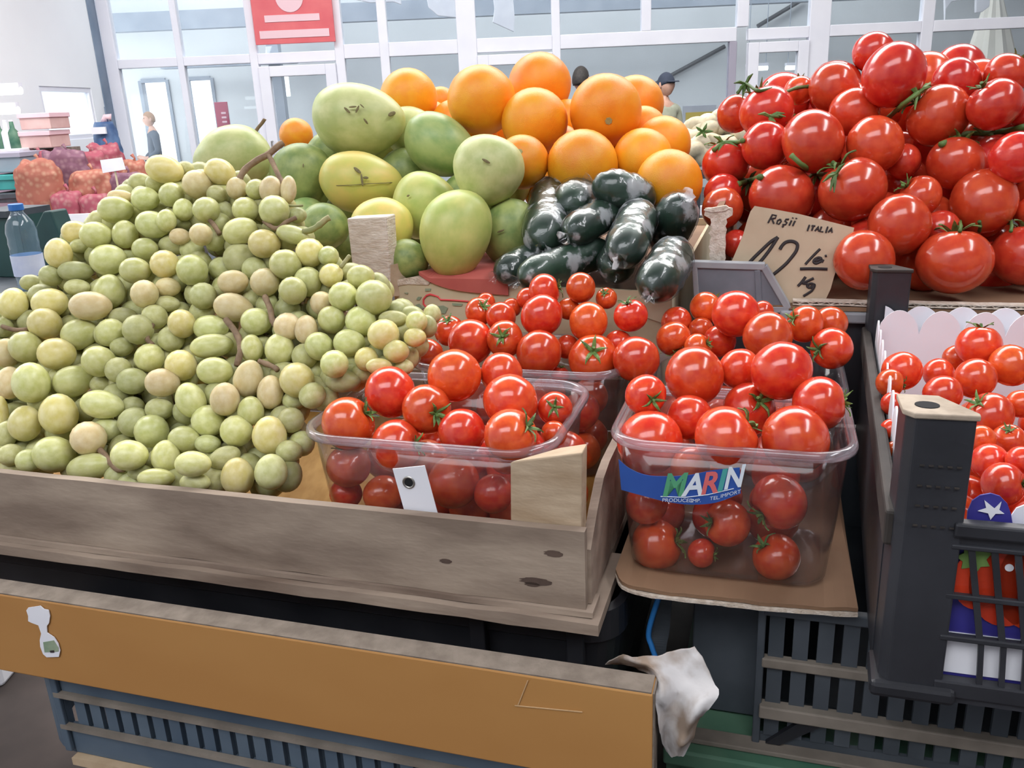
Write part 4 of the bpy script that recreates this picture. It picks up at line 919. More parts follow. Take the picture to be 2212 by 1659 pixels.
for k_, strokes in ST.items():
    mb = MB(); wdt = {'twelve': .0017, 'line': .0016, 'lei': .0013, 'kg': .0014}.get(k_, .0009)
    for s_ in strokes: mb.tube([on_pl(*CPx(x, y), sP, sN) + sN * .0004 for x, y in (s_ if k_ in ('rosii', 'italia') else [(q.x, q.y) for q in arc([Vector((a_[0], a_[1], 0)) for a_ in s_], 4)])], wdt, 6)
    mb.build('handwriting', ink_m, prc)

# display box for the mangoes, oranges and cucumbers
db = empty('cardboard_box', S(-.24, 1.1, 1.118), 'printed cardboard box with a red paper lining under the mangoes', 'box')
pL, pR = on_v(850, 614, .872), on_v(1452, 645, .872); uL, uR, zT = uv_of(pL)[0], uv_of(pR)[0], 1.2650
mb = MB(); rows = []
for i in range(31):
    u = uL + (uR - uL) * i / 30; z = zT + .003 * noise.noise(Vector((u * 18, 0, 3))) - .004 * (i / 30); rows.append([S(u, .872, 1.118), S(u, .876, 1.118), S(u, .876, z), S(u, .872, z)])
mb.rows(rows).build('front_panel', box_m, db)
MB().box(uL, uL + .004, .876, 1.40, 1.118, zT).build('side_panel', box_m, db); MB().box(uR - .004, uR, .876, 1.40, 1.118, zT - .004).build('side_panel', box_m, db); MB().box(uL, uR, 1.396, 1.40, 1.118, zT).build('rear_panel', box_m, db)
MB().box(uL + .004, uR - .004, .877, 1.395, 1.2490, 1.2550).build('inner_shelf', cardd_m, db)
MB().prism([on_v(x, y, .8712) for x, y in [(852, 606), (905, 596), (930, 608), (925, 616), (880, 614), (858, 618)]], VA * .002).build('torn_flap', carde_m, db)
MB().prism([S(uR - .05, .8712, 1.24), S(uR - .002, .8712, 1.225), S(uR - .002, .8712, 1.262), S(uR - .02, .8712, 1.268)], VA * -.001).build('folded_flap', box_m, db)
fp = S(0, .8715, 0)
def pl_(pts, r, nm, m): MB().tube([on_pl(840 + x / 7.9, 560 + y / 7.9, fp, VA) for x, y in pts], r, 5).build(nm, m, db)
pl_([(780, 620), (700, 600), (640, 620), (590, 680), (590, 760), (640, 820), (740, 830)], .0011, 'red_line', redl_m); pl_([(780, 620), (840, 640), (880, 690), (1100, 700), (1360, 720)], .0011, 'red_line', redl_m)
for q_ in ([(470, 680), (500, 640), (560, 640), (520, 700), (480, 690)], [(450, 780), (520, 760), (600, 830), (560, 860), (470, 830)], [(830, 800), (930, 790), (1010, 830), (960, 930), (860, 920)], [(1080, 750), (1260, 760), (1240, 800), (1090, 790)], [(620, 500), (720, 500), (710, 540), (620, 540)], [(260, 570), (330, 570), (320, 600)], [(270, 720), (340, 710), (330, 740)]):
    MB().prism([on_pl(840 + x / 7.9, 560 + y / 7.9, fp, VA) for x, y in q_], VA * -.0005).build('printed_patch', greenl_m, db)
mb = MB(); c1 = arc([on_v(x, y, .8695) for x, y in [(905, 594), (930, 610), (970, 624), (1020, 632), (1098, 638)]], 5); rows = []
for p_ in c1:
    zt3 = max(p_.z + .004, 1.2705); hi = Vector((p_.x, p_.y, zt3)); g3 = Vector((p_.x, p_.y, 1.2745)) + VA * .03; g4 = g3 + VA * .11
    rows.append([p_, hi, g3, g4, g4 - Vector((0, 0, .0012)), g3 - Vector((0, 0, .0012)), hi + VA * .0012 - Vector((0, 0, .0006)), p_ + VA * .0012])
tag(mb.rows(rows).build('paper_lining', redp_m), 'red paper lining sheet under the front green mango', 'paper')
# second wooden crate end behind the grapes: bleached post, side board
wq = empty('wooden_crate', S(-.42, .93, 1.118), 'bleached wooden crate end with an upright post beside the mangoes', 'crate')
pa = [on_v(x, y, .862) for x, y in [(749, 472), (812, 468), (833, 480), (843, 600), (765, 606)]]
MB().prism([on_v(x, y, .862) for x, y in [(749, 472), (834, 468), (844, 640), (768, 640)]], VA * .025).build('corner_post', white_wood, wq, bevel=.0015)
MB().hexa([on_v(845, 640, .862), on_v(862, 640, .871), on_v(862, 640, .877), on_v(845, 640, .868), on_v(836, 575, .862), on_v(905, 556, .90), on_v(905, 556, .906), on_v(836, 575, .868)]).build('end_slat', post_m, wq)
MB().box(uv_of(pa[0])[0] - .25, uv_of(pa[0])[0] - .001, .866, .872, 1.118, 1.23).build('front_slat', post_m, wq); MB().box(-.70, uv_of(pa[0])[0], .872, 1.2, 1.118, 1.126).build('bottom_slat', post_m, wq)

# ------------------------------------------------------------------ produce: shared meshes
def tomato_mesh(name, m, seed, flat=.90, NX=28, NY=18):
    rows = []; rd = random.Random(seed); lob = rd.choice([5, 6, 4]); ph0 = rd.random() * 6
    for i in range(NY + 1):
        th = pi * min(max(i / NY, .015), .985); row = []
        for k in range(NX):
            ph = 2 * pi * k / NX; r = 1 + .012 * cos(lob * ph + ph0) * sin(th) ** .5 * (1 if th < pi / 2 else .4) + .02 * cos(2 * ph + ph0) * sin(th)
            z = flat * cos(th) - .20 * math.exp(-(th / .30) ** 2)
            if th > pi / 2: z *= 1.03
            row.append(Vector((r * sin(th) * cos(ph), r * sin(th) * sin(ph), z)))
        rows.append(row)
    return MB().rows(rows[::-1]).mesh(name, m, smooth=True)
def calyx_mesh(name, seed, n=5, ln=.62, stem=.28):
    rd = random.Random(seed); mb = MB()
    for s in range(n):
        a = 2 * pi * s / n + rd.uniform(-.2, .2); L_ = ln * rd.uniform(.75, 1.1); lift = rd.uniform(.02, .22); tw = rd.uniform(-.25, .25); rows = []
        for i in range(6):
            t = i / 5; rad = .04 + L_ * t; w_ = .105 * (1 - t) ** .7 * (.55 + 1.2 * t * (1 - t) * 1.6) + .006
            z = .70 + .15 * math.exp(-((rad - .42) / .3) ** 2) * 1.2 - .28 * max(0, rad - .42) ** 1.3 + lift * t ** 2 + .03
            aa = a + tw * t; d = Vector((cos(aa), sin(aa), 0)); e = Vector((-sin(aa), cos(aa), 0)); p = d * rad + Vector((0, 0, z))
            rows.append([p - e * w_, p + Vector((0, 0, .035)), p + e * w_, p - Vector((0, 0, .02))])
        mb.rows(rows)
    bx, by = rd.uniform(-.15, .15), rd.uniform(-.15, .15)
    mb.tube([(0, 0, .68), (bx * .4, by * .4, .68 + stem * .6), (bx, by, .70 + stem)], [.075, .055, .07], 7)
    return mb.mesh(name, calyx_m, smooth=False)
TOM = [tomato_mesh('tomato_skin', tomato_m, i) for i in range(4)]; CHE = [tomato_mesh('cherry_tomato_skin', cherry_m, 10 + i, .93) for i in range(4)]
CAL = [calyx_mesh('calyx', i, 5 + i % 2, .62 if i < 3 else .5, .28) for i in range(4)]

class Pile:
    """round things laid on a sloping heap; overlaps are relaxed along the line of sight"""
    def __init__(s): s.it = []
    def add(s, px, py, r, p0, n, bias=0.0, **d):
        P_ = on_pl(px, py, p0, n); dd = (P_ - CP).dot(FW) + bias; s.it.append(dict(px=px, py=py, rp=r, d=dd, **d)); return s
    def relax(s, it=80, tol=.95, lim=.05):
        n = len(s.it); d0 = [q['d'] for q in s.it]; rays = [ray(q['px'], q['py']) for q in s.it]
        for q in s.it: q['r'] = q['rp'] * q['d'] / F
        pairs = [(i, j) for i in range(n) for j in range(i) if math.hypot(s.it[i]['px'] - s.it[j]['px'], s.it[i]['py'] - s.it[j]['py']) < (s.it[i]['rp'] + s.it[j]['rp']) * 1.02]
        for _ in range(it):
            for i, j in pairs:
                a, b = s.it[i], s.it[j]; pa, pb = CP + rays[i] * a['d'], CP + rays[j] * b['d']; l = (pa - pb).length; m_ = (a['r'] + b['r']) * tol
                if l < m_:
                    k = (m_ - l) * .35
                    f, g = (a, b) if (a['d'] < b['d'] or (a['d'] == b['d'] and a['py'] > b['py'])) else (b, a)
                    f['d'] -= k * f.get('mob', 1); g['d'] += k * g.get('mob', 1)
            for q, z in zip(s.it, d0):
                q['d'] = min(max(q['d'], z - lim), z + lim); q['r'] = q['rp'] * q['d'] / F
        for q, r in zip(s.it, rays): q['c'] = CP + r * q['d']
        return s
def put_tomato(q, meshes, nm, cat, grp, seed):
    rd = random.Random(seed); c, r = q['c'], q['r']; ax = q.get('cal')
    vis = ax is not None
    if not vis:
        e = q.get('e', 1.0)
        if e > 1.06: ax = (rd.uniform(-.25, .25), .85, -.5)
        elif e < .95: ax = (rd.choice([-1, 1]) * .8, .1, -.6)
        else: ax = (rd.uniform(-.6, .6), rd.uniform(-.2, .7), -.8)
    A = rframe(camdir(ax), rd.uniform(0, 6.28)); M = Matrix.Translation(c) @ (A * (r * rd.uniform(.985, 1.02))).to_4x4()
    o = inst(nm, rd.choice(meshes), M); tag(o, q['label'], cat, grp)
    if vis or q.get('calh'): inst('calyx', rd.choice(CAL), Matrix.Rotation(rd.uniform(0, 6), 4, 'Z'), o)
    return o

# ------------------------------------------------------------------ big tomato heap   (zoom frame 1440,0 x2.865)
BP = slope_plane(.975, 1.286, 50)
Zb = lambda x, y: (1440 + x / 2.865, y / 2.865)
BIG = [(1280, 325, 125, None, 'red tomato at the back of the heap peak, behind the highest front one'), (1405, 465, 198, None, 'biggest red tomato on the peak of the heap'),
 (1035, 545, 155, None, 'red tomato a step below the peak on the oranges side'), (820, 560, 92, (.1, .9, -.2), 'small red tomato at the back with stems over the ledge of the heap'),
 (618, 690, 170, (-.35, .9, -.1), 'red tomato crowned by dark curling stems at the heap shoulder'), (425, 705, 112, None, 'red tomato at the back corner of the heap nearest the beige roots'),
 (1160, 695, 150, None, 'red tomato tucked under the peak in the third row'), (905, 875, 195, None, 'round red tomato with a long glint in the heap middle facing the price card'),
 (612, 900, 150, None, 'red tomato squeezed between stem-topped tomato and round middle one'), (1290, 893, 170, None, 'red tomato in the heap middle straight under the peak'),
 (1680, 715, 195, (-.75, .6, -.1), 'bright red tomato with its stem on the peak side, high on the far slope'), (2030, 645, 165, (-.6, .75, .1), 'red tomato with a green calyx beside the bright one, far slope'),
 (1790, 510, 148, None, 'red tomato in the saddle behind the bright far-slope one'), (1800, 450, 165, None, 'red tomato rearmost in the saddle of the heap'), (2105, 460, 130, (.6, .8, .1), 'red tomato at the top back edge with a green stalk'),
 (2240, 690, 110, None, 'dark red tomato at the heap edge beyond the calyxed one'), (365, 1015, 150, (-.2, .9, -.1), 'dark red tomato topped by withered stems near the oranges'),
 (345, 1290, 130, None, 'red tomato beside the torn cardboard, upper one'), (345, 1190, 118, None, 'dark red tomato half hidden above the torn cardboard one'), (712, 1220, 198, None, 'wide red tomato directly above the price card'),
 (1148, 1172, 208, (-.5, .85, .05), 'large red tomato with green vine at its shoulder over the card corner'), (1465, 1000, 108, None, 'small shaded red tomato deep in the heap middle'), (1565, 1215, 135, (-.75, .6, .05), 'elongated red tomato with a small green calyx behind a rounder one'),
 (1440, 1390, 192, None, 'red tomato just beyond the upper corner of the price card'), (1790, 1010, 170, (.3, .9, -.1), 'shaded red tomato under the long green vine'), (2160, 975, 160, None, 'red tomato on the outer slope under the vine end'),
 (1962, 1245, 195, None, 'red tomato with a broad glint above the three stalk tips'), (2270, 1310, 105, None, 'red tomato at the picture edge in the second row'), (1778, 1615, 222, (.0, .98, .05), 'largest red tomato in the bottom row behind the black post'),
 (1222, 1610, 185, None, 'red tomato in the bottom row between price card and black post'), (2215, 1580, 200, (.2, .95, -.1), 'red tomato in the bottom row at the picture edge'), (430, 1510, 90, None, 'red tomato low between torn cardboard and price card'),
 (1225, 1480, 120, None, 'dark red tomato shadowed under the card corner one'), (1690, 1420, 120, None, 'dark red tomato deep between two rows near the stalk tips')]
pile = Pile()
for i, (x, y, r, cal, lb) in enumerate(BIG):
    px, py = Zb(x, y); pile.add(px, py, r / 2.865 , *BP, label=lb, cal=cal, bias=.05 if ('saddle' in lb or 'back of the heap' in lb or 'back corner' in lb or 'deep in the heap' in lb) else .014 if ('behind' in lb or 'deep' in lb or 'dark' in lb) else 0)
deep = []
rd = random.Random(5)
for k in range(400):
    px, py = rd.uniform(1530, 2290), rd.uniform(110, 610); r = 62
    if py < 95 + abs(px - 1900) * .42 or px < 1630 + max(0, 330 - py) * .3: continue
    if any(math.hypot(px - a, py - b) < 88 for a, b in deep): continue
    deep.append((px, py))
deep += [(2075, 290), (2135, 300), (2190, 290), (2030, 270)]
for px, py in deep: pile.add(px, py, 60, *BP, bias=.062, label='red tomato deep in the big heap, glimpsed between those in front', mob=.6)
for px, py in [(x, y) for x in range(1640, 2260, 100) for y in range(160, 600, 92)]:
    if py > 150 + abs(px - 1900) * .5: pile.add(px, py, 58, *BP, bias=.115, label='red tomato buried in the core of the big heap', mob=.3)
for q in pile.it[len(BIG):len(BIG) + len(deep)]:
    b_ = min(pile.it[:len(BIG)], key=lambda t: math.hypot(t['px'] - q['px'], t['py'] - q['py']) / t['rp'])
    dx, dy = q['px'] - b_['px'], q['py'] - b_['py']; w_ = ('above' if dy < 0 else 'below') if abs(dy) > abs(dx) else ('on the far side of' if dx > 0 else 'on the oranges side of')
    nl = 'deep tomato ' + w_ + ' the ' + b_['label'].replace('biggest ', 'big ').replace('large ', '')
    if len(nl.split()) <= 16 and nl not in [t['label'] for t in pile.it]: q['label'] = nl
pile.relax(90, .95, .05)
for i, q in enumerate(pile.it): put_tomato(q, TOM, 'tomato', 'tomato', 'big tomatoes heaped behind the price card' if i < len(BIG) else 'big tomatoes deep in the heap', i)
BIGIT = pile.it
def vine(pts, lb, r=.0022, d=-.02, leaf=()):
    P3 = []
    for x, y in pts:
        px, py = Zb(x, y); q_ = on_pl(px, py, *BP); dd = (q_ - CP).dot(FW)
        near = min([t['d'] - math.sqrt(max(0, t['r'] ** 2 - (math.hypot(t['px'] - px, t['py'] - py) * t['d'] / F) ** 2)) for t in BIGIT if math.hypot(t['px'] - px, t['py'] - py) < t['rp'] * 1.0] or [dd])
        P3.append(at_d(px, py, near - .004))
    o = tag(MB().tube(arc(P3, 4), [r * (1.25 if i % 4 == 0 else 1) for i in range(4 * (len(P3) - 1) + 1)], 7).build('tomato_vine', calyx_m, smooth=True), lb, 'vine', 'green vine stems on the tomato heap')
    for k in leaf:
        c = P3[k]; rdx = random.Random(k + int(pts[0][0])); mb = MB()
        for s in range(5):
            a = rdx.uniform(0, 6.28); dr = camdir((cos(a), sin(a), .35)); mb.tube([c, c + dr * .008, c + dr * .016 + camdir((0, -.004, 0))], [.0018, .0022, .0005], 5)
        mb.build('sepal_spray', calyx_m, o)
    return o
vine([(1365, 735), (1460, 650), (1550, 580), (1640, 520)], 'green vine stem slanting between the peak tomato and the bright far-slope one', .0026, leaf=(2, 3))
vine([(1700, 893), (1850, 830), (1960, 825), (2060, 815), (2212, 785)], 'long green vine lying across the far slope', .0028, leaf=(2,))
vine([(770, 960), (850, 1030), (930, 1075), (1045, 1080)], 'green vine stem between the round middle tomato and the two above the card', .0026, leaf=(2, 3))
vine([(440, 575), (490, 520), (560, 560), (650, 550)], 'dark curling stem on the heap shoulder', .0018, leaf=(1,))
vine([(725, 575), (800, 545), (880, 535)], 'dark stem along the back ledge of the heap', .002)
vine([(640, 720), (700, 720), (790, 715)], 'short green stem over the round middle tomato', .002, leaf=(0,))
vine([(290, 930), (350, 885), (440, 880), (470, 870)], 'withered dark stem near the oranges', .0024, leaf=(1,))
vine([(440, 1140), (510, 1120), (580, 1095)], 'shadowed green stem above the torn cardboard', .003, leaf=(1,))
for x, lb in ((1815, 'first of three green stalk tips over the bottom row'), (1935, 'middle one of three green stalk tips over the bottom row'), (2130, 'last of three green stalk tips over the bottom row')):
    vine([(x, 1370), (x + 6, 1400), (x, 1430)], lb, .0016)

# ------------------------------------------------------------------ mangoes
def mango_mesh(name, m, seed):
    rd = random.Random(seed); a1, a2 = rd.random() * 9, rd.random() * 9; rows = []
    for i in range(25):
        th = pi * min(max(i / 24, .02), .98); row = []
        for k in range(28):
            ph = 2 * pi * k / 28; x = cos(th); w_ = sin(th) ** .92
            w_ *= 1 + .10 * x - .06 * x * x
            y = w_ * cos(ph); z = w_ * sin(ph) * .92
            y += -.10 * x * x + .05 * (x < -.6) * (x + .6)
            p = Vector((x, y, z)); p *= 1 + .02 * noise.noise(p * 1.7 + Vector((a1, a2, 0)))
            row.append(p)
        rows.append(row)
    return MB().rows(rows[::-1]).mesh(name, m, smooth=True)
SCARM = MB().ball((0, 0, 0), 1.0, 12, 6).mesh('scar', scar_m, smooth=True)
MM = {k: mango_mesh('mango_skin', m, i) for i, (k, m) in enumerate((('p', mango_p), ('g', mango_g), ('y', mango_y), ('l', mango_l), ('d', mango_d)))}
DP = slope_plane(.915, 1.302, 33)
MANGO = [(775, 262, 100, 76, 172, 'p', 0, [(750, 238), (762, 231), (772, 236), (782, 229), (846, 246), (790, 262)], 'pale green mango with dark specks, topmost of the mango heap'), (893, 288, 62, 52, 160, 'p', .07, [], 'pale mango showing behind the topmost speckled one'),
 (952, 316, 84, 62, 150, 'g', 0, [], 'bright green mango leaning against the oranges'), (502, 338, 84, 64, 10, 'p', -.02, [], 'big pale mango rising behind the grape heap with its stalk up'),
 (648, 380, 64, 70, 80, 'd', 0, [(655, 358)], 'dark green mango with a black scar beside the grape stems'), (780, 396, 90, 64, 172, 'y', 0, [(772, 368), (790, 384), (782, 389)], 'yellow mango with a long scratch in the heap middle'),
 (1052, 368, 76, 76, 60, 'p', -.01, [(1050, 348)], 'round pale mango showing its stem pit near the cucumbers'), (1105, 378, 46, 72, 85, 'l', .05, [], 'lime green mango behind the round pale one'),
 (915, 444, 72, 72, 40, 'l', 0, [(882, 423)], 'yellow-green mango with a dark pit in the second row'), (982, 506, 76, 97, 78, 'l', -.01, [], 'large lime mango at the front resting on red paper'),
 (1098, 505, 60, 76, 85, 'd', .03, [(1082, 499)], 'dark olive mango behind the front lime one next to cucumbers'), (822, 498, 66, 72, 70, 'y', .01, [], 'yellow mango behind the bleached post'),
 (695, 492, 58, 50, 30, 'd', .02, [], 'dark green mango low behind the grape tips'), (876, 562, 48, 44, 20, 'd', .03, [], 'shadowed olive mango lowest between post and front mango'), (655, 470, 52, 40, 20, 'g', .02, [], 'green mango glimpsed over the grapes'),
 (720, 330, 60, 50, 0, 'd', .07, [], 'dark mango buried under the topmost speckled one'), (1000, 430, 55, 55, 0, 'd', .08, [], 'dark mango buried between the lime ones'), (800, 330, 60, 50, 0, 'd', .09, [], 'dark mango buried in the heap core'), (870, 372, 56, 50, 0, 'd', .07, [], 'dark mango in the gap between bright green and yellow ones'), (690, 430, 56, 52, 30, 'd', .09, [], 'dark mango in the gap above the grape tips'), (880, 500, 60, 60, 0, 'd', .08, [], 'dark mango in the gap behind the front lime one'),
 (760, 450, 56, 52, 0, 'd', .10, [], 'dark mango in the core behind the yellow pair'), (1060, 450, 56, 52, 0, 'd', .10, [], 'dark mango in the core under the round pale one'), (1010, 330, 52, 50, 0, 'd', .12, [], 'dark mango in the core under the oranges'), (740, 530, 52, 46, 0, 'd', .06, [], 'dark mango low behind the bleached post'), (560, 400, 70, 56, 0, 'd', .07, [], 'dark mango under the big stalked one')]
pile = Pile()
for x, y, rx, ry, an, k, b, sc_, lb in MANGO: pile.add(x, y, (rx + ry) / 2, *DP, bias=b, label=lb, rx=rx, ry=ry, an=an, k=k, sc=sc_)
ORG = [(883, 212, 62, None, 'orange at the back of the heap nearest the mangoes'), (952, 222, 34, None, 'orange mostly hidden at the back between two others'), (1040, 217, 74, None, 'glossy yellow-orange orange high on the heap'),
 (985, 272, 56, None, 'orange tucked under the glossy high one beside a mango'), (1166, 184, 68, None, 'topmost orange of the heap'), (1155, 264, 72, None, 'orange directly under the topmost one'),
 (1308, 240, 78, (.0, -.55, .83), 'large orange showing its green stem button'), (1372, 227, 62, None, 'orange half hidden behind the large buttoned one'), (1258, 358, 77, None, 'orange resting above the wrapped cucumbers in the front row'),
 (1128, 350, 58, (-.1, .15, .97), 'orange with a pale button beside the lime mango'), (1388, 342, 64, None, 'orange under the hidden one on the outer slope'), (1432, 312, 60, None, 'rearmost orange on the outer slope by the beige roots'),
 (1445, 396, 72, None, 'orange nearest the big tomatoes'), (640, 292, 36, None, 'orange peeping over the dark mango by the grape stems'), (1225, 262, 46, None, 'orange buried between the two upper rows'), (1320, 350, 50, None, 'orange buried behind the front row'), (1090, 300, 52, None, 'orange buried under the glossy high one'), (1210, 320, 50, None, 'orange buried between three front oranges'), (1390, 280, 50, None, 'orange buried behind the outer slope'), (930, 262, 44, None, 'orange buried by the bright green mango'), (1180, 410, 50, None, 'orange buried behind the cucumbers, mango side'), (1300, 420, 52, None, 'orange buried behind the cucumbers, middle'), (1400, 450, 52, None, 'orange buried behind the cucumbers, tomato side'), (1030, 300, 46, None, 'orange buried behind the tucked one')]
for x, y, r, cal, lb in ORG: pile.add(x, y, r, *DP, bias=(.10 if 'buried' in lb or r < 50 else .075 if 'hidden' in lb or 'tucked' in lb or 'rearmost' in lb else .05 if 'topmost' in lb or 'nearest' in lb else .03), label=lb, cal=cal, k='o')
pile.relax(90, .93, .06)
def orange_mesh(seed):
    rows = []
    for i in range(21):
        th = pi * min(max(i / 20, .015), .985)
        rows.append([Vector((sin(th) * cos(2 * pi * k / 32), sin(th) * sin(2 * pi * k / 32), .96 * cos(th) - .05 * math.exp(-(th / .16) ** 2))) * (1 + .012 * noise.noise(Vector((sin(th) * cos(2 * pi * k / 32), sin(th) * sin(2 * pi * k / 32), cos(th))) * 1.6 + Vector((seed, 0, 0)))) for k in range(32)])
    return MB().rows(rows[::-1]).mesh('orange_peel', orange_m, smooth=True)
OM = [orange_mesh(s * 3.3) for s in range(3)]
bmsh = MB().prism([Vector((.085 * (1 + .2 * (k % 2)) * cos(2 * pi * k / 14), .085 * (1 + .2 * (k % 2)) * sin(2 * pi * k / 14), .895)) for k in range(14)], (0, 0, .045)).mesh('stem_button', button_m)
for i, q in enumerate(pile.it):
    rd = random.Random(i + 40)
    if q['k'] == 'o':
        ax = q['cal'] or (rd.uniform(-.4, .4), rd.uniform(.2, .8), -.8)
        o = inst('orange', OM[i % 3], Matrix.Translation(q['c']) @ (rframe(camdir(ax), rd.random() * 6) * q['r']).to_4x4()); tag(o, q['label'], 'orange', 'oranges heaped behind the mangoes')
        inst('stem_button', bmsh, Matrix.Identity(4), o)
    else:
        s = q['d'] / F; A = RCAM @ Matrix.Rotation(R(q['an']), 3, 'Z')
        if 60 < q['an'] < 120: ex, ey = q['ry'], q['rx']
        else: ex, ey = q['rx'], q['ry']
        D3 = Matrix.Diagonal(Vector((ex * s, ey * s * 1.02, (ex + ey) * .47 * s)))
        M = Matrix.Translation(q['c']) @ (A @ D3).to_4x4()
        o = inst('mango', MM[q['k']], M); tag(o, q['label'], 'mango', 'mangoes heaped beside the grapes')
        Mi = M.inverted(); USED[q['label']] = M
        if 'stalk up' in q['label']:
            P3 = [Mi @ at_d(x, y, q['d'] + dd2) for x, y, dd2 in ((548, 292, .0), (556, 278, .0), (566, 266, -.002), (572, 257, -.004))]
            so = bpy.data.objects.new('stalk', MB().tube(arc(P3, 3), .05, 7).mesh('stalk', stem_m, smooth=True)); COL.objects.link(so); so.parent = o
        rdm = random.Random(i)
        for (sx, sy) in q['sc']:
            rr_ = ray(sx, sy); hit = None
            oo, dd_ = Mi @ CP, (Mi.to_3x3() @ rr_)
            a_, b_, c_ = dd_.dot(dd_), 2 * oo.dot(dd_), oo.dot(oo) - 1.0; ds = b_ * b_ - 4 * a_ * c_
            if ds > 0:
                t = (-b_ - math.sqrt(ds)) / (2 * a_); hit = CP + rr_ * t
                nn = (hit - q['c']).normalized(); rz = .0030 * rdm.uniform(.4, 1.3)
                ML = Mi @ Matrix.Translation(hit + nn * .0004) @ (rframe(nn, rdm.uniform(0, 6)) @ Matrix.Diagonal(Vector((rz * rdm.uniform(1, 2.2), rz * rdm.uniform(.35, .8), .0007)))).to_4x4()
                inst('scar', SCARM, ML, o) if 'SCARM' in globals() else None
# stalk of the big mango and scratch of the yellow one
def stem_obj(px, d, r, nm, m, lb, cat):
    return tag(MB().tube(arc([at_d(x, y, d + k * .004) for k, (x, y) in enumerate(px)], 4), r, 7).build(nm, m, smooth=True), lb, cat)
for o_, q in [(o, q) for o in list(COL.objects) if o.get('label', '').startswith('yellow mango with a long scratch') for q in pile.it if q['label'] == o['label']]:
    Mi = USED[o_['label']].inverted(); P3 = []
    for x, y in [(700, 400), (730, 401), (760, 400), (800, 397), (840, 395), (862, 393)]:
        rr_ = ray(x, y); oo, dd_ = Mi @ CP, Mi.to_3x3() @ rr_; a_, b_, c_ = dd_.dot(dd_), 2 * oo.dot(dd_), oo.dot(oo) - .93; ds = b_ * b_ - 4 * a_ * c_
        if ds > 0: P3.append(oo + dd_ * ((-b_ - math.sqrt(ds)) / (2 * a_)))
    if len(P3) < 3: continue
    so = bpy.data.objects.new('scratch', MB().tube(P3, .012, 5).mesh('scratch', scar_m)); COL.objects.link(so); so.parent = o_
# ------------------------------------------------------------------ wrapped cucumbers
def cucumber(p0, p1, r0, d0, d1, lb, bend=0.0, sd=0):
    A, B = at_d(p0[0], p0[1], d0), at_d(p1[0], p1[1], d1); ra = r0 * (d0 + d1) / 2 / F
    ax = (B - A); Lh = ax.length; ax.normalize(); up = YC * 1.0; up = (up - ax * up.dot(ax)).normalized()
    def skin(k, NX, NY, amp, f):
        rows = []
        for i in range(NY + 1):
            t = i / NY; s = -ra + (Lh + 2 * ra) * t
            e = 1.0
            if s < ra * .6: e = math.sqrt(max(0, 1 - ((ra * .6 - s) / (ra * 1.6)) ** 2))
            if s > Lh - ra * .6: e = min(e, math.sqrt(max(0, 1 - ((s - Lh + ra * .6) / (ra * 1.6)) ** 2)))
            e = max(e, .06); c = A + ax * s + up * (bend * sin(pi * t)); row = []
            x = up; y = ax.cross(up)
            for j in range(NX):
                a = 2 * pi * j / NX; p = c + (x * cos(a) + y * sin(a)) * ra * e * k
                if amp: p += (p - c).normalized() * amp * noise.noise(Vector((a * 1.3 + sd, t * f, sd))) + (p - c).normalized() * amp * .5 * noise.noise(p * 180)
                row.append(p)
            rows.append(row)
        return MB().rows(rows)
    o = skin(1.0, 18, 18, 0, 0).build('cucumber', cuke_m, smooth=True, origin=A.lerp(B, .5)); tag(o, lb, 'cucumber', 'film-wrapped cucumbers beside the oranges')
    skin(1.07, 30, 30, .0022, 9).build('shrink_film', film_m, o, smooth=True)
    nb = MB(); e0 = A - ax * ra * 1.02; rows = []
    for i in range(4):
        rr_ = ra * (.28 + .13 * i); rows.append([e0 - ax * (.001 + .003 * i) + (up * cos(2 * pi * j / 14) + ax.cross(up) * sin(2 * pi * j / 14)) * rr_ * (.55 + .45 * noise.noise(Vector((j * .9, i * .4, sd)))) for j in range(14)])
    nb.rows(rows, True, False).build('gathered_film_end', film_m, o, smooth=True)
    return o
def dpl(px, py, off=0.0): return (on_pl(px, py, *DP) - CP).dot(FW) + off
CK = [((1176, 512), (1194, 420), 47, -.01, .05, 'thick wrapped cucumber standing steeply next to the lime mango'), ((1236, 442), (1262, 418), 46, .0, .06, 'wrapped cucumber with the brightest film glare, under the front orange'),
 ((1246, 498), (1330, 448), 36, -.03, .02, 'wrapped cucumber pointing its pale end forward above the two flat ones'), ((1318, 406), (1378, 424), 42, -.03, .0, 'topmost wrapped cucumber of the pile'),
 ((1350, 540), (1380, 468), 43, -.05, -.005, 'wrapped cucumber with a torn white film patch'), ((1330, 575), (1350, 520), 40, -.0, .06, 'dark wrapped cucumber end beneath the torn-film one'),
 ((1464, 458), (1440, 510), 46, -.01, .06, 'short-looking wrapped cucumber end-on beside the torn cardboard'), ((1418, 612), (1456, 552), 46, -.045, .0, 'dark wrapped cucumber hanging over the box front'),
 ((1096, 584), (1170, 547), 33, -.01, .03, 'flat wrapped cucumber nearest the front mango'), ((1150, 594), (1290, 545), 37, -.03, .03, 'long flat wrapped cucumber above the cherry tomatoes')]
for i, (a_, b_, r_, o0, o1, lb) in enumerate(CK): cucumber(a_, b_, r_, dpl(*a_, o0), dpl(*b_, o1), lb, sd=i * 7.7)

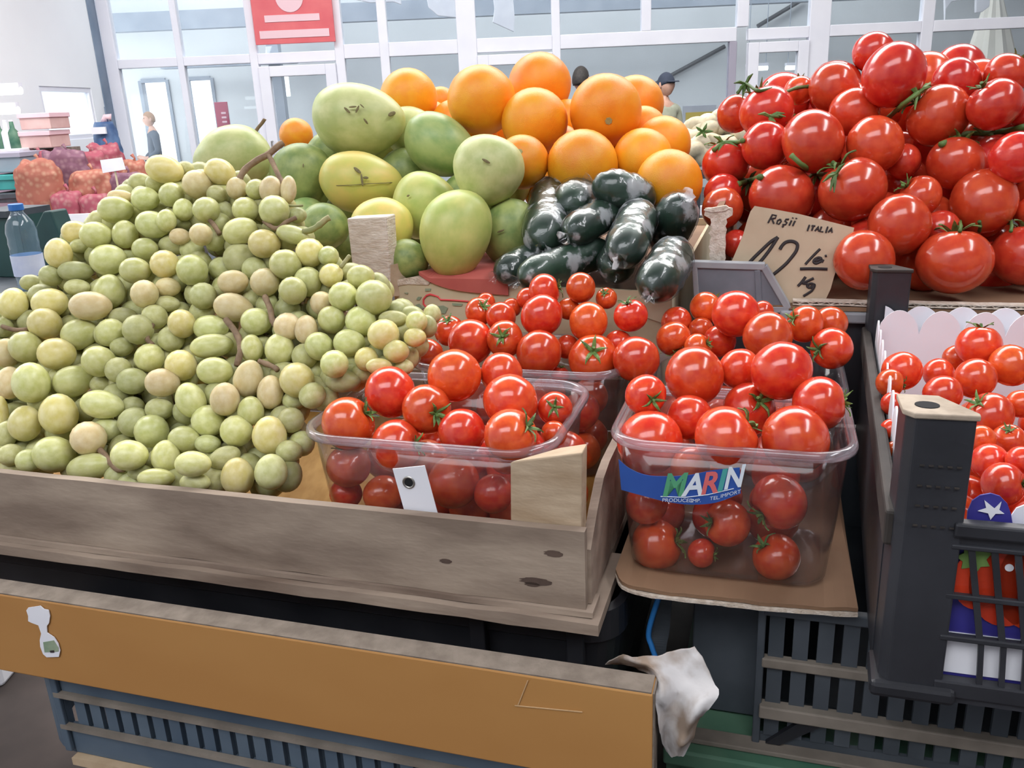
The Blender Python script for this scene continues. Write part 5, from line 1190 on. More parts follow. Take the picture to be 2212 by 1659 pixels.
# ------------------------------------------------------------------ punnets
def punnet(u0, u1, v0, v1, zb, zr, rad, taper, label, nm='punnet'):
    root = empty(nm, S((u0 + u1) / 2, (v0 + v1) / 2, zb), label, 'punnet')
    def loop(off, z): return [S(u, v, z) for u, v in rr_pts(u0 + off, u1 - off, v0 + off, v1 - off, max(.006, rad - off * .6), 7)]
    h = zr - zb; t = .0007; lip = .0045
    out = [loop(lip + taper + .006, zb), loop(lip + taper + .001, zb + .004), loop(lip + taper * .5, zb + h * .5), loop(lip + .0005, zr - .006)]
    inn = [loop(lip + t + .0005, zr - .006), loop(lip + taper * .5 + t, zb + h * .5), loop(lip + taper + .001 + t, zb + .004 + t), loop(lip + taper + .007, zb + t)]
    MB().rows(out + inn, True, True).build('body', punnet_m, root, smooth=True)
    rim = [loop(lip + .0005, zr - .006), loop(0, zr - .0062), loop(-.0006, zr - .003), loop(.0006, zr), loop(lip - .0005, zr + .0002), loop(lip + .0008, zr - .001), loop(lip + t + .0008, zr - .006)]
    MB().rows(rim, True, False).build('rim', rim_m, root, smooth=True)
    return root
P1 = punnet(-.3495, -.1435, .5335, .700, 1.1125, 1.2170, .036, .010, 'clear punnet of cherry tomatoes behind the white tag in the wooden crate')
P2 = punnet(-.1065, .0600, .5450, .672, 1.1170, 1.2260, .030, .008, 'clear punnet of cherry tomatoes with a blue label band on the brown card')
P3 = punnet(-.330, -.1235, .7070, .838, 1.1125, 1.2210, .032, .010, 'clear punnet of cherry tomatoes behind the white-tagged punnet')
P4 = punnet(-.1065, .0660, .7080, .838, 1.1170, 1.2100, .032, .009, 'clear punnet of cherry tomatoes behind the labelled one beside the black crate')
CG1, CG2, CG3, CG4 = ['cherry tomatoes in the %s punnet' % s for s in ('white-tagged', 'blue-labelled', 'rear wooden-crate', 'rear brown-card')]
def fill(lst, z, s, top, front, grp, seed, inner, deeplab):
    pile = Pile(); ox, oy = z
    for i, (x, y, r, lay, cal, lb) in enumerate(lst):
        px, py, rp = ox + x / s, oy + y / s, r / s
        if lay == 't': pile.add(px, py, rp, *top, label=lb, cal=cal)
        elif lay == 'b': pile.add(px, py, rp, *top, label=lb, cal=cal, bias=.022)
        else:
            d_est = (on_v(px, py, front) - CP).dot(FW); v = front + rp * d_est / F + .004; P_ = on_v(px, py, v)
            pile.it.append(dict(px=px, py=py, rp=rp, d=(P_ - CP).dot(FW), label=lb, cal=cal, mob=.25))
    n0 = len(lst)
    for (u, v, z_) in inner:
        P_ = S(u, v, z_); d = (P_ - CP).dot(FW); q = P_ - CP; pile.it.append(dict(px=1106 + F * q.dot(XC) / d, py=829.5 - F * q.dot(YC) / d, rp=.0185 * F / d, d=d, label=deeplab, mob=.5))
    pile.relax(80, .95, .03)
    for i, q in enumerate(pile.it): put_tomato(q, CHE, 'cherry_tomato', 'tomato', grp if i < n0 else grp + ', buried', seed + i)
    return pile
# white-tagged punnet (zoom frame 640,560 x2.963)
L1 = [(1012, 745, 172, 't', None, 'topmost cherry tomato heaped on the white-tagged punnet'), (600, 850, 162, 't', None, 'cherry tomato at the back corner nearest the grapes, white-tagged punnet'), (835, 960, 160, 't', (.55, -.2, .8), 'cherry tomato with its calyx facing out in the middle of the white-tagged punnet'),
 (1315, 735, 138, 'b', None, 'cherry tomato behind the topmost one of the white-tagged punnet'), (1370, 905, 178, 't', None, 'big cherry tomato beside the topmost one toward the wood post, white-tagged punnet'), (1655, 955, 112, 'b', (-.1, .1, .97), 'cherry tomato with a star calyx at the far end of the white-tagged punnet'),
 (335, 1050, 172, 't', (.8, .5, .2), 'cherry tomato with a curled calyx at the grape-side end of the white-tagged punnet'), (642, 1195, 168, 't', (.9, .1, .3), 'cherry tomato pressed under the rim just over the white tag'), (1060, 1105, 155, 't', None, 'cherry tomato under the rim between the tag and the wood post'),
 (1375, 1130, 178, 't', (.75, .45, .45), 'cherry tomato with dark green calyx against the rim above the wood post'), (1650, 1115, 85, 'b', None, 'cherry tomato low at the far corner of the white-tagged punnet'), (335, 1320, 148, 'f', (-.3, .9, .2), 'cherry tomato against the plastic at the grape-side corner, upper one'),
 (1005, 1428, 168, 'f', None, 'bright cherry tomato behind the plastic right beside the white tag'), (555, 1505, 130, 'f', None, 'cherry tomato low behind the plastic, half covered by the white tag'), (318, 1500, 104, 'f', None, 'cherry tomato low behind the plastic at the grape-side corner'),
 (1262, 1500, 130, 'f', None, 'cherry tomato behind the plastic partly covered by the wood post'), (1340, 1270, 110, 'f', None, 'cherry tomato behind the plastic just above the wood post top')]
inn = [(-.302 + .036 * i, .60 + .04 * j, 1.135 + .038 * k) for i in range(5) for j in range(2) for k in range(2)]
fill(L1, (640, 560), 2.963, slope_plane(.572, 1.214, 34), .551, CG1, 100, inn, 'cherry tomato buried inside the white-tagged punnet')
# rear wooden-crate punnet
L3 = [(1590, 200, 108, 't', (.8, .2, .1), 'cherry tomato on the peak of the rear wooden-crate punnet, beside the cucumbers'), (1820, 182, 98, 't', None, 'cherry tomato on the peak next to the calyxed one, rear wooden-crate punnet'), (1985, 250, 70, 'b', (-.3, .5, .8), 'small cherry tomato with a star calyx at the back of the rear punnet'),
 (1570, 360, 138, 't', None, 'large cherry tomato with three glints in the second row of the rear punnet'), (1870, 400, 128, 't', None, 'cherry tomato in the second row of the rear punnet toward the labelled one'), (1742, 318, 72, 'b', None, 'cherry tomato deep between the peak and second row of the rear punnet'),
 (1335, 510, 120, 't', (-.2, .1, .97), 'cherry tomato showing a dark calyx in the rear punnet, above the topmost front one'), (1553, 600, 150, 't', None, 'round cherry tomato at the front centre of the rear punnet'), (1115, 530, 146, 't', None, 'cherry tomato at the grape side of the rear punnet, front one'),
 (1900, 635, 160, 't', (-.1, .35, .93), 'cherry tomato with a bright green star calyx facing out'), (842, 612, 104, 't', None, 'lowest cherry tomato on the grape side of the rear punnet'), (980, 458, 100, 'b', (-.1, .7, .6), 'cherry tomato with thin sepals nearest the grapes in the rear punnet'), (1310, 370, 100, 'b', None, 'cherry tomato in the back row of the rear punnet'),
 (1170, 335, 92, 'b', (.4, .4, .8), 'cherry tomato at the back corner in front of the printed box'), (1380, 310, 62, 'b', None, 'cherry tomato peeping between two back-row ones of the rear punnet'), (1735, 560, 80, 'b', None, 'shaded cherry tomato between the round centre one and the starred one'), (2175, 640, 150, 't', None, 'orange-red cherry tomato at the end of the rear punnet by the labelled punnet'),
 (2140, 360, 110, 't', (-.3, .8, .4), 'cherry tomato with a green tuft behind the second row end of the rear punnet'), (1480, 250, 70, 'b', None, 'cherry tomato shadowed beside the peak of the rear punnet'), (1690, 740, 60, 'b', (.1, .9, .2), 'cherry tomato low under the starred one in the rear punnet'), (2060, 540, 90, 'b', None, 'cherry tomato behind the starred one of the rear punnet'), (1215, 275, 60, 'b', None, 'smallest cherry tomato at the back beside the printed box')]
inn = [(-.292 + .042 * i, .735 + .04 * j, 1.135 + .04 * k) for i in range(4) for j in range(2) for k in range(2)]
fill(L3, (640, 560), 2.963, slope_plane(.728, 1.215, 40), .722, CG3, 200, inn, 'cherry tomato buried inside the rear wooden-crate punnet')
# labelled punnet (zoom frame 1280,560 x2.182)
L2 = [(480, 550, 140, 't', None, 'large round cherry tomato heaped on the labelled punnet, grape side'), (890, 525, 142, 't', None, 'large cherry tomato heaped on the labelled punnet beside the black crate'), (1070, 680, 130, 't', (.93, .1, .25), 'orange-tinted cherry tomato with its calyx toward the black crate'), (690, 515, 95, 'b', None, 'shaded cherry tomato between the two large heaped ones'),
 (250, 640, 98, 't', (.3, -.3, .9), 'cherry tomato with a drooping calyx at the grape-side corner of the labelled punnet'), (458, 745, 110, 't', None, 'small cherry tomato above the rim of the labelled punnet, second row'), (738, 705, 125, 'b', (.25, .35, .85), 'cherry tomato with a tall dry stalk behind the front row of the labelled punnet'),
 (270, 862, 152, 't', None, 'front cherry tomato at the corner over the blue label end'), (632, 842, 150, 't', (.8, .55, .2), 'front middle cherry tomato of the labelled punnet'), (955, 850, 158, 't', None, 'front cherry tomato nearest the black crate in the labelled punnet'), 
 (880, 1143, 132, 'f', (-.8, -.55, .1), 'cherry tomato behind plastic, uppermost on the black crate side'), (635, 1245, 112, 'f', (-.95, .1, .3), 'bright cherry tomato behind plastic under the label'), (302, 1345, 122, 'f', (.85, .25, .4), 'cherry tomato behind plastic in the lower grape-side corner'), (515, 1385, 68, 'f', (.9, -.1, .35), 'small cherry tomato behind plastic near the bottom'),
 (865, 1402, 115, 'f', (-.7, .6, .2), 'cherry tomato behind plastic in the lower corner toward the black crate'), (255, 1150, 100, 'f', None, 'cherry tomato behind plastic below the blue label end'), (460, 975, 95, 'f', None, 'cherry tomato behind plastic over the label lettering')]
inn = [(-.075 + .042 * i, .615 + .035 * j, 1.140 + .04 * k) for i in range(3) for j in range(2) for k in range(2)]
fill(L2, (1280, 560), 2.182, slope_plane(.590, 1.222, 38), .5595, CG2, 300, inn, 'cherry tomato buried inside the labelled punnet')
L4 = [(675, 258, 112, 't', None, 'dimpled cherry tomato on the peak of the rear brown-card punnet'), (535, 228, 78, 'b', (.7, .7, -.1), 'cherry tomato with a pale stalk behind the dimpled one'), (395, 295, 72, 'b', None, 'cherry tomato at the back under the cucumber end'), (382, 375, 84, 't', (.2, -.8, .4), 'cherry tomato with sepals below it at the grape side of the rear brown-card punnet'),
 (510, 335, 62, 'b', None, 'shaded cherry tomato under the pale-stalked one'), (598, 385, 78, 'b', None, 'cherry tomato in the hollow under the dimpled one'), (825, 365, 118, 't', None, 'wide cherry tomato in the second row of the rear brown-card punnet'), (495, 415, 66, 't', (.75, .3, .55), 'low cherry tomato with a thick curled green calyx'),
 (1000, 305, 88, 't', (-.85, .3, .3), 'cherry tomato near the grey crate corner with a calyx on its side'), (1120, 300, 78, 'b', None, 'cherry tomato rearmost beside the black post'), (1126, 420, 98, 't', (-.9, -.1, .35), 'cherry tomato at the rim with spidery sepals beside the black crate'), (800, 250, 55, 'b', None, 'cherry tomato peeping behind the dimpled one'), (900, 460, 70, 'b', None, 'shaded cherry tomato low in the rear brown-card punnet')]
inn = [(-.075 + .036 * i, .735 + .038 * j, 1.140 + .036 * k) for i in range(4) for j in range(2) for k in range(2)]
fill(L4, (1280, 560), 2.182, slope_plane(.735, 1.207, 36), .722, CG4, 400, inn, 'cherry tomato buried inside the rear brown-card punnet')
# black crate tomatoes (zoom frame 1640,520 x2.766)
L5 = [(852, 778, 118, 't', None, 'cherry tomato in the corner of the black crate below the scallops'), (782, 850, 85, 't', (.95, -.1, .3), 'cherry tomato against the side fingers with its calyx turned inward'), (800, 975, 72, 't', None, 'cherry tomato half hidden behind the front post, upper one'), (1070, 792, 92, 'b', None, 'dark cherry tomato in shade under the white sheet'),
 (1312, 625, 130, 't', (.05, .95, .1), 'topmost cherry tomato in the black crate with an upright green calyx'), (1290, 822, 122, 't', None, 'round cherry tomato beneath the topmost one in the black crate'), (1505, 745, 125, 't', None, 'cherry tomato at the picture edge beside the topmost one in the black crate'), (1095, 915, 112, 't', None, 'cherry tomato just over the front post cap'),
 (1372, 1042, 138, 't', (-.7, .65, .2), 'big bright cherry tomato beyond the front post'), (1560, 975, 85, 't', None, 'cherry tomato at the picture edge in the middle of the black crate'), (1325, 1185, 85, 't', None, 'cherry tomato below the big bright one, touching the post'), (1490, 1190, 100, 'b', (-.3, .7, .5), 'dark cherry tomato with sepals in a hollow of the black crate'),
 (1375, 1320, 112, 't', None, 'cherry tomato beside the front post ribs'), (1460, 1455, 130, 't', (.7, .1, .7), 'cherry tomato above the blue star tab with a pale green calyx'), (785, 1125, 62, 't', None, 'cherry tomato in the slot between side fingers and front post'), (800, 1245, 48, 't', None, 'lowest cherry tomato in the slot beside the front post'), (1565, 1310, 85, 't', None, 'cherry tomato at the picture edge above the star tab'), (1180, 700, 80, 'b', None, 'cherry tomato shadowed beside the topmost one')]
pile = fill(L5, (1640, 520), 2.766, slope_plane(.515, 1.206, 11), .48, 'cherry tomatoes in the black crate', 500, [(.11 + .046 * i, .50 + .048 * j, 1.138) for i in range(6) for j in range(7)] + [(.125 + .05 * i, .53 + .05 * j, 1.172) for i in range(5) for j in range(6)], 'cherry tomato deep in the black crate')

# label band and lettering on the labelled punnet
wp0, wn = S(0, .5440, 1.226), (VA * -1 + Vector((0, 0, -.06))).normalized()
up_ = [(1336, 992), (1360, 1012), (1395, 1026), (1440, 1029), (1490, 1026), (1540, 1016), (1598, 1010)]; lo_ = [(1342, 1058), (1370, 1066), (1400, 1074), (1440, 1084), (1490, 1090), (1545, 1086), (1600, 1066)]
g1 = arc([on_pl(x, y, wp0, wn) for x, y in up_], 5); g2 = arc([on_pl(x, y, wp0, wn) for x, y in lo_], 5)
band = MB().rows([[a_, b_, b_ - wn * .0003, a_ - wn * .0003] for a_, b_ in zip(g1, g2)]).build('label_band', blue_l, P2)
def text_mesh(ch, nm, m, o3, xd, yd, size, par, ext=.0002, bold=0.0, shear=0.0):
    cu = bpy.data.curves.new('glyph', 'FONT'); cu.body = ch; cu.size = 1.0; cu.extrude = 0.0; cu.offset = bold; cu.shear = shear; cu.resolution_u = 3
    to = bpy.data.objects.new('glyph', cu); COL.objects.link(to); bpy.context.view_layer.update()
    me = to.to_mesh(); nrm = xd.cross(yd).normalized()
    vs = [o3 + xd * (v.co.x * size) + yd * (v.co.y * size) + nrm * ext for v in me.vertices]; fs = [tuple(p.vertices) for p in me.polygons]
    to.to_mesh_clear(); bpy.data.objects.remove(to); bpy.data.curves.remove(cu)
    mb = MB(); mb.add(vs, fs); return mb.build(nm, m, par)
for ch, m, (x, y), ang, wd, hg in (('M', letg, (1429, 1071), 2, .80, 46), ('A', letw, (1474, 1070), 4, .85, 44), ('R', letr, (1512, 1067), 7, .82, 44), ('I', lett, (1546, 1061), 9, 1.0, 44), ('N', letw, (1562, 1056), 10, .72, 44)):
    o3 = on_pl(x, y, wp0, wn) + wn * .0003; q1 = on_pl(x + cos(R(ang)) * 10, y - sin(R(ang)) * 10, wp0, wn); q2 = on_pl(x + 1.2, y - 10, wp0, wn)
    xd = (q1 - on_pl(x, y, wp0, wn)); yd = (q2 - on_pl(x, y, wp0, wn)); k = hg * .136
    for off, mm, e in ((0, m, .0002),):
        text_mesh(ch, 'letter', mm, o3, xd.normalized() * wd, yd.normalized(), k * xd.length * 1.25, band, e, .028, .12)
MB().tube([on_pl(x, y, wp0, wn) + wn * .0003 for x, y in ((1427, 1072), (1480, 1074), (1530, 1068), (1585, 1055))], .0003, 5).build('letter_underline', letw, band)
for ch, (x, y), ang, hg in (('PRODUCED', (1430, 1083), -1, 9), ('IMP.', (1492, 1085), 3, 9), ('TEL.', (1533, 1080), 8, 9), ('IMPORT', (1556, 1075), 14, 9)):
    o3 = on_pl(x, y, wp0, wn) + wn * .0003; xd = on_pl(x + cos(R(ang)) * 10, y - sin(R(ang)) * 10, wp0, wn) - on_pl(x, y, wp0, wn); yd = on_pl(x + 1, y - 10, wp0, wn) - on_pl(x, y, wp0, wn)
    text_mesh(ch, 'small_print', letw, o3, xd.normalized(), yd.normalized(), hg * .14 * xd.length, band)

# ------------------------------------------------------------------ grapes
GP = slope_plane(.560, 1.180, 44)
GR = []
def G(ox, oy, s, txt):
    for ln in txt.split(';'):
        p = ln.split()
        if not p: continue
        GR.append((ox + float(p[0]) / s, oy + float(p[1]) / s, float(p[2]) / s, float(p[3]) / s, p[4], float(p[5]) if len(p) > 5 else 0.0))
G(80, 320, 5.185, "1430 240 200 150 y -12;1660 225 95 75 d;1800 410 155 150 b;1510 520 125 135 g;1640 690 110 120 g;1215 570 145 130 g;930 540 130 70 b;880 690 185 145 g;1300 860 190 145 g -15;1450 810 105 120 g;1900 690 140 135 g;430 940 145 120 y;660 975 165 145 g;985 965 135 150 g;240 1180 140 165 y;480 1100 110 80 d;1840 970 120 120 b;1600 990 110 90 b;1540 1085 175 110 d;800 1250 200 165 g 5;1210 1130 140 120 g;1100 1370 170 140 g;1430 1300 150 155 y;1740 1370 165 165 g;160 1430 110 110 d;430 1380 190 110 d;450 1560 140 90 d;1330 390 110 90 d;1650 850 90 70 d")
G(440, 320, 5.183, "185 270 170 140 y -25;370 450 110 120 b;600 465 115 110 g;760 470 130 150 b;950 460 85 150 b;470 690 140 130 g;790 700 165 165 g;410 930 190 145 g 20;170 850 120 130 d;680 1070 170 155 y;1000 970 190 100 g -15;1190 1170 160 150 y;920 1300 175 160 g;1400 1210 110 110 g;420 1240 190 170 d;330 1500 170 130 b 5;690 1500 150 155 b;1170 1500 150 150 g;1000 1600 150 150 g;1430 1420 130 120 y;1760 1440 150 130 g;1640 1610 110 90 g;1050 750 100 85 d;150 520 100 100 d;130 1040 110 110 d;1900 1610 130 110 g;760 880 110 70 d")
G(0, 560, 2.962, "700 205 90 105 g;925 225 80 85 b;1075 180 75 60 b;1070 285 75 50 d;1300 235 85 80 d;85 285 85 100 y;320 280 115 90 y 10;580 300 125 90 b;290 415 98 95 y;510 480 110 95 g 20;710 470 85 90 g;790 370 90 60 d;885 450 90 95 d;990 370 80 75 d;780 560 70 60 d;1165 415 82 85 y;1095 510 80 80 d;1495 310 120 88 b -12;1350 440 110 80 g;1640 400 95 85 g;1355 555 130 75 g 8;1375 715 110 85 g;1160 680 95 95 y;960 630 85 90 g;635 655 95 95 g;165 565 95 95 g;365 605 120 98 y;40 600 80 90 b;200 790 110 125 g;60 790 80 100 b;470 780 120 96 g 15;760 710 80 80 d;650 800 75 55 d;850 780 100 82 d;1040 790 105 88 b;655 930 130 88 g -10;1220 900 90 112 g 25;1440 895 90 102 b;1590 765 90 118 b -15;1730 850 80 105 b;1900 770 108 105 y 20;1605 970 80 90 g;1330 1035 100 100 g;1020 960 85 70 d;850 940 75 60 d;860 1040 90 90 d;970 1100 105 100 g;375 990 112 125 y;160 1050 95 110 y;5 990 45 110 y;690 1095 90 80 d;565 1145 105 105 b;350 1250 115 110 g;195 1290 85 75 g;70 1250 65 70 d;580 1330 158 85 g 10;830 1255 115 95 g;1060 1260 85 100 g;1180 1150 100 80 g;1330 1180 80 55 d;1235 1310 110 80 g;1515 1100 100 95 g;1725 1125 105 118 y;1440 1270 100 70 d 25;1520 1390 100 118 y;1735 1360 100 110 d;1000 1400 110 60 g;900 1365 80 50 d;1250 1430 100 60 d;1610 570 70 85 g;1790 575 90 100 g;1840 430 85 85 b;1960 450 72 90 b;2045 560 85 85 g;2125 390 82 85 g;2060 285 70 70 b;1950 620 80 80 d;2140 670 85 88 g;2000 870 80 80 d;1880 905 70 60 d;1860 1030 80 80 d;1930 1180 80 80 d;20 440 60 60 d;200 150 70 50 d;40 1120 60 80 d;1850 1230 80 70 d")
G(640, 560, 2.963, "300 240 90 90 g;500 245 112 105 g;140 290 80 70 b;235 395 95 90 g;415 395 90 98 g;340 535 98 85 g;155 555 85 85 g;240 670 90 90 g;450 640 72 75 y;560 480 98 90 y;640 590 80 72 y;760 500 70 60 y;620 380 90 50 d;770 400 70 65 g;530 685 80 50 y;300 780 110 70 d;840 430 60 70 d;870 350 55 60 d;690 690 60 50 d;420 730 70 60 d;600 740 80 50 d")
used = []
for e in GR:
    if not any(math.hypot(e[0] - a[0], e[1] - a[1]) < .5 * min(a[2] + a[3], e[2] + e[3]) / 2 * 1.0 for a in used): used.append(e)
NF = len(used)
gp = Pile()
for (px, py, rx, ry, k, an) in used:
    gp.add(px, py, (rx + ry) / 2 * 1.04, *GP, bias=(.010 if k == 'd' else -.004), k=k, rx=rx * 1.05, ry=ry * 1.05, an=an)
POLY = [(-30, 640), (60, 640), (110, 560), (140, 500), (215, 440), (240, 415), (330, 350), (430, 360), (480, 350), (560, 400), (620, 390), (640, 450), (690, 520), (740, 575), (800, 580), (850, 620), (930, 680), (915, 760), (850, 800), (760, 830), (680, 880), (640, 960), (635, 1030), (560, 1055), (300, 1055), (120, 1020), (-30, 1010)]
def inside(x, y):
    c = False; n = len(POLY)
    for i in range(n):
        x1, y1 = POLY[i]; x2, y2 = POLY[i - 1]
        if (y1 > y) != (y2 > y) and x < (x2 - x1) * (y - y1) / (y2 - y1) + x1: c = not c
    return c
def covered(x, y, f=.8): return any(((x - a[0]) / a[2]) ** 2 + ((y - a[1]) / a[3]) ** 2 < f for a in used)
rd = random.Random(11); second = []
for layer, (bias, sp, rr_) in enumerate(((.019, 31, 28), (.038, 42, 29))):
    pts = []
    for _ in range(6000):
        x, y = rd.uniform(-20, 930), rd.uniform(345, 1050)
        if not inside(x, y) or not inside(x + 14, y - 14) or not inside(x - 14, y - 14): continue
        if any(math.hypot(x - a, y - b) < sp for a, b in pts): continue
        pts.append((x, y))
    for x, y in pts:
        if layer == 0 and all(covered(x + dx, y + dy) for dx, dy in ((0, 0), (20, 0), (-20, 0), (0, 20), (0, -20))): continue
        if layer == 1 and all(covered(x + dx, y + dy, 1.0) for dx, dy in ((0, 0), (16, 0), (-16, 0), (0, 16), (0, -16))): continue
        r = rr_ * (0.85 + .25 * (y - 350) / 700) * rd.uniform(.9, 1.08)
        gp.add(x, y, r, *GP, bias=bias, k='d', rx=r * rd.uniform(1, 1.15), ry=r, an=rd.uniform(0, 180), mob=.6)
gp.relax(60, .82, .028)
BM_ = {}
def berry_mesh(m, seed):
    rows = []
    for i in range(13):
        th = pi * min(max(i / 12, .02), .98)
        rows.append([Vector((cos(th) * (1.0 + .02 * seed), sin(th) * (1 - .06 * cos(th)) * cos(2 * pi * k / 16), sin(th) * (1 - .06 * cos(th)) * sin(2 * pi * k / 16))) for k in range(16)])
    mb = MB().rows(rows); return mb.mesh('grape_berry', m, smooth=True)
for k, m in (('g', grape_g), ('y', grape_y), ('b', grape_b), ('d', grape_d)): BM_[k] = berry_mesh(m, 0)
BUN = [((360, 420), 'pale grape bunch at the outer shoulder of the heap top'), ((500, 400), 'grape bunch crowning the heap under the brown stalks'), ((590, 440), 'grape bunch at the back of the heap against the dark mango'), ((190, 500), 'grape bunch on the heap side next to the water bottle'), ((330, 540), 'grape bunch in the upper middle of the heap'),
 ((480, 560), 'grape bunch with dull berries in the hollow below the crown'), ((630, 560), 'grape bunch sloping toward the bleached post'), ((770, 640), 'grape bunch tip reaching the printed box'), ((860, 730), 'small yellowed grape bunch lying beside the rear punnet'), ((90, 680), 'golden grape bunch in front of the water bottle'),
 ((230, 720), 'grape bunch below the bottle-side slope'), ((400, 730), 'grape bunch around bare brown stalks in the heap centre'), ((560, 740), 'grape bunch in the heap centre nearest the punnets'), ((700, 790), 'grape bunch sagging behind the rim of the white-tagged punnet'), ((60, 880), 'grape bunch in the crate corner at the picture edge'),
 ((210, 930), 'large-berried grape bunch resting on the front slat'), ((350, 900), 'grape bunch at the front middle above the slat'), ((480, 900), 'grape bunch at the front with beige berries'), ((590, 990), 'shaded grape bunch lying on straw paper beside the punnet')]
roots = []; mem = [[] for _ in BUN]
for q in gp.it:
    i = min(range(len(BUN)), key=lambda j: math.hypot(q['px'] - BUN[j][0][0], (q['py'] - BUN[j][0][1])))
    mem[i].append(q)
for i, ((bx, by), lb) in enumerate(BUN):
    if not mem[i]: continue
    cen = sum((q['c'] for q in mem[i]), Vector()) / len(mem[i]); base = Vector((cen.x, cen.y, min(q['c'].z - q['r'] for q in mem[i])))
    root = empty('grape_bunch', base, lb, 'grapes', 'bunches of white grapes heaped in the wooden crate')
    nin = GP[1]; core = cen - nin * .026
    st_ = MB(); far = sorted(mem[i], key=lambda q: -(q['c'] - cen).length); a_, b_ = far[0]['c'] - nin * .02, max(mem[i], key=lambda q: (q['c'] - far[0]['c']).length)['c'] - nin * .02
    st_.tube(arc([a_, core, b_], 4), .0016, 5)
    for n_, q in enumerate(mem[i]):
        rdq = random.Random(i * 100 + n_)
        s = q['d'] / F; rx, ry, an = q['rx'] * s, q['ry'] * s, q['an']
        if max(rx, ry) < min(rx, ry) * 1.09:     # seen nearly end-on: long axis leans toward the viewer
            A = RCAM @ Matrix.Rotation(rdq.uniform(0, 6.28), 3, 'Z') @ Matrix.Rotation(R(rdq.uniform(50, 80)), 3, 'Y'); r_ = (rx + ry) / 2; D3 = Matrix.Diagonal(Vector((r_ * 1.14, r_, r_)))
        elif rx >= ry: A = RCAM @ Matrix.Rotation(R(an), 3, 'Z') @ Matrix.Rotation(R(rdq.uniform(-15, 15)), 3, 'Y'); D3 = Matrix.Diagonal(Vector((rx, ry, ry)))
        else: A = RCAM @ Matrix.Rotation(R(90 + an), 3, 'Z') @ Matrix.Rotation(R(rdq.uniform(-15, 15)), 3, 'Y'); D3 = Matrix.Diagonal(Vector((ry, rx, rx)))
        inst('berry', BM_[q['k']], Matrix.Translation(q['c'] - base) @ (A @ D3).to_4x4(), root)
        j = q['c'] - nin * q['r'] * .9; st_.tube([j, j.lerp(core, .35) - nin * .004, j.lerp(core, .6)], [.0006, .0006, .0009], 4)
    st_.build('stem', stem_m, root)
    roots.append(root)
def on_root(i, px, r, m, nm='stalk', off=-.012):
    P3 = []
    for x, y in px:
        c = on_pl(x, y, *GP); d = (c - CP).dot(FW); P3.append(at_d(x, y, d + off))
    n = 4 * (len(P3) - 1) + 1
    MB().tube(arc(P3, 4), [r * (1 + .25 * noise.noise(Vector((k * .7, i, 0)))) for k in range(n)], 7).build(nm, m, roots[i], smooth=True)
on_root(1, [(514, 392), (530, 366), (556, 346), (579, 334), (598, 318), (612, 308)], .0034, stem_m); on_root(1, [(579, 334), (588, 350), (604, 384), (616, 402)], .0026, stem_m)
on_root(2, [(616, 443), (636, 445), (654, 444)], .0012, stemg_m); on_root(6, [(655, 500), (672, 497), (690, 486), (704, 474), (712, 470)], .0030, stemg_m); on_root(6, [(640, 470), (618, 480), (596, 494), (570, 478)], .0022, stem_m)
on_root(7, [(736, 578), (748, 562), (756, 552)], .0020, stemg_m); on_root(11, [(488, 690), (510, 720), (520, 752), (512, 790)], .0030, stem_m); on_root(12, [(572, 640), (584, 668), (588, 690), (600, 710)], .0028, stem_m); on_root(11, [(330, 700), (318, 730), (330, 745)], .0022, stem_m)
on_root(15, [(205, 960), (228, 985), (250, 1012), (268, 1014)], .0026, stem_m); on_root(4, [(448, 470), (462, 486), (474, 505)], .0024, stem_m); on_root(9, [(5, 705), (30, 712), (60, 712)], .0022, stem_m); on_root(17, [(560, 780), (590, 792), (600, 800)], .0024, stem_m)

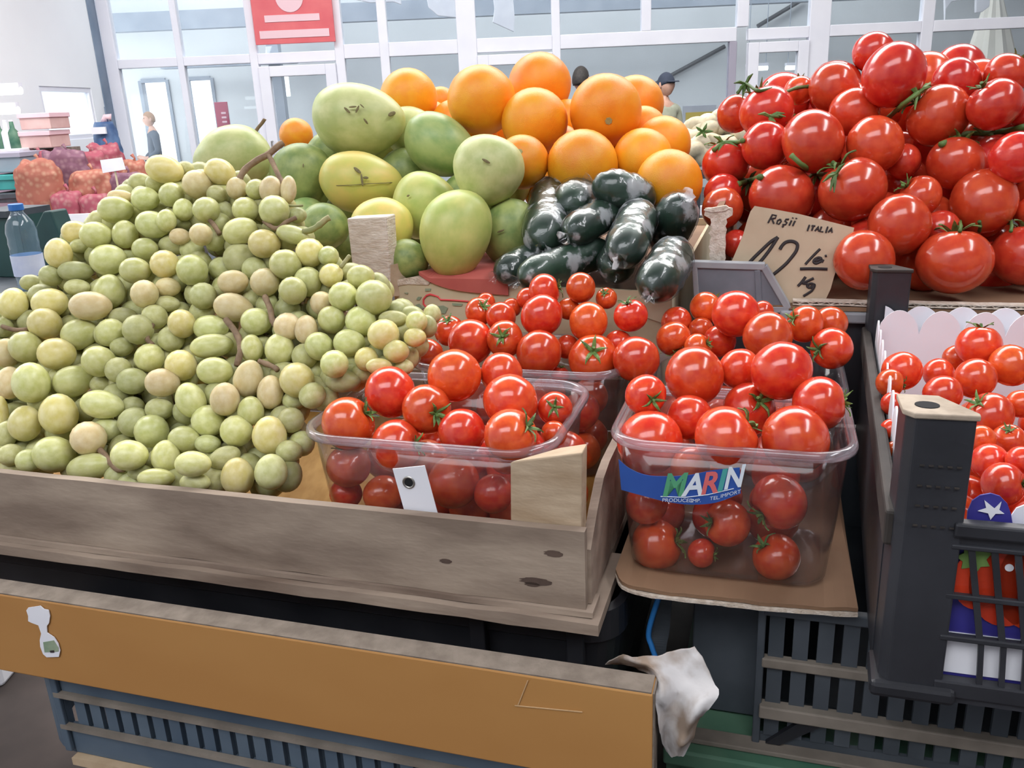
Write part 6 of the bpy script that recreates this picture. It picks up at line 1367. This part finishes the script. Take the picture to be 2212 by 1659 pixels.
# ------------------------------------------------------------------ beige roots on the far counter
ctr = empty('counter', on_Y(1520, 350, 3.2), 'grey counter behind the oranges carrying a heap of beige roots', 'table')
c0 = on_Y(1455, 352, 3.1); c1 = on_Y(1640, 352, 3.1)
MB().wbox(c0.x, c1.x + .5, 3.0, 3.7, c0.z - .05, c0.z - .02).build('counter_top', slatg, ctr)
for x in (c0.x + .05, c1.x + .45):
    for y in (3.05, 3.65): MB().wbox(x - .03, x + .03, y - .03, y + .03, 0, c0.z - .05).build('leg', slatg, ctr)
gin_m = mat('root_beige', (0.50, 0.42, 0.28), (0.66, 0.57, 0.41), 30, rough=0.85, bump=.4)
ROOT = [(1498, 300, 'first'), (1522, 274, 'second'), (1552, 275, 'third'), (1500, 335, 'fourth'), (1525, 318, 'fifth'), (1545, 315, 'sixth'), (1565, 260, ''), (1575, 310, ''), (1512, 285, ''), (1480, 345, ''), (1550, 342, '')]
LB = ['knobbly beige root standing out at the near side of the root heap', 'knobbly beige root on top of the root heap', 'knobbly beige root behind the top of the root heap', 'knobbly beige root lowest toward the oranges', 'knobbly beige root at the foot of the root heap middle', 'knobbly beige root in the middle of the root heap', 'knobbly beige root highest beside the stem-topped tomatoes', 'knobbly beige root half hidden by the tomatoes', 'knobbly beige root with a green sprig lying on it', 'knobbly beige root at the edge above the rearmost orange', 'knobbly beige root at the foot nearest the tomatoes']
for i, (x, y, _) in enumerate(ROOT):
    rdq = random.Random(i + 60); c = on_Y(x, y, 3.2 + .10 * (330 - y) / 70 + .03 * rdq.random()); mb = MB(); a = rdq.random() * 6
    for k in range(5):
        o_ = Vector((rdq.uniform(-.05, .05), rdq.uniform(-.03, .03), rdq.uniform(-.025, .025))); mb.ball(c + o_, (rdq.uniform(.035, .058), .04, rdq.uniform(.026, .042)), 12, 8, Matrix.Rotation(rdq.uniform(-.8, .8), 3, 'Y'))
    o = mb.build('ginger_root', gin_m, smooth=True); rm = o.modifiers.new('blend', 'REMESH'); rm.mode = 'VOXEL'; rm.voxel_size = .007; rm.use_smooth_shade = True
    tag(o, LB[i], 'root vegetable', 'beige roots heaped on the far counter')
c = on_Y(1518, 284, 3.2); mb = MB()
for k in range(5): a = k * 1.25; mb.tube([c, c + Vector((cos(a) * .02, -.01, sin(a) * .015)), c + Vector((cos(a) * .035, -.015, sin(a) * .03))], [.004, .006, .001], 5)
tag(mb.build('green_sprig', calyx_m), 'small green sprig on the beige root heap', 'sprig')
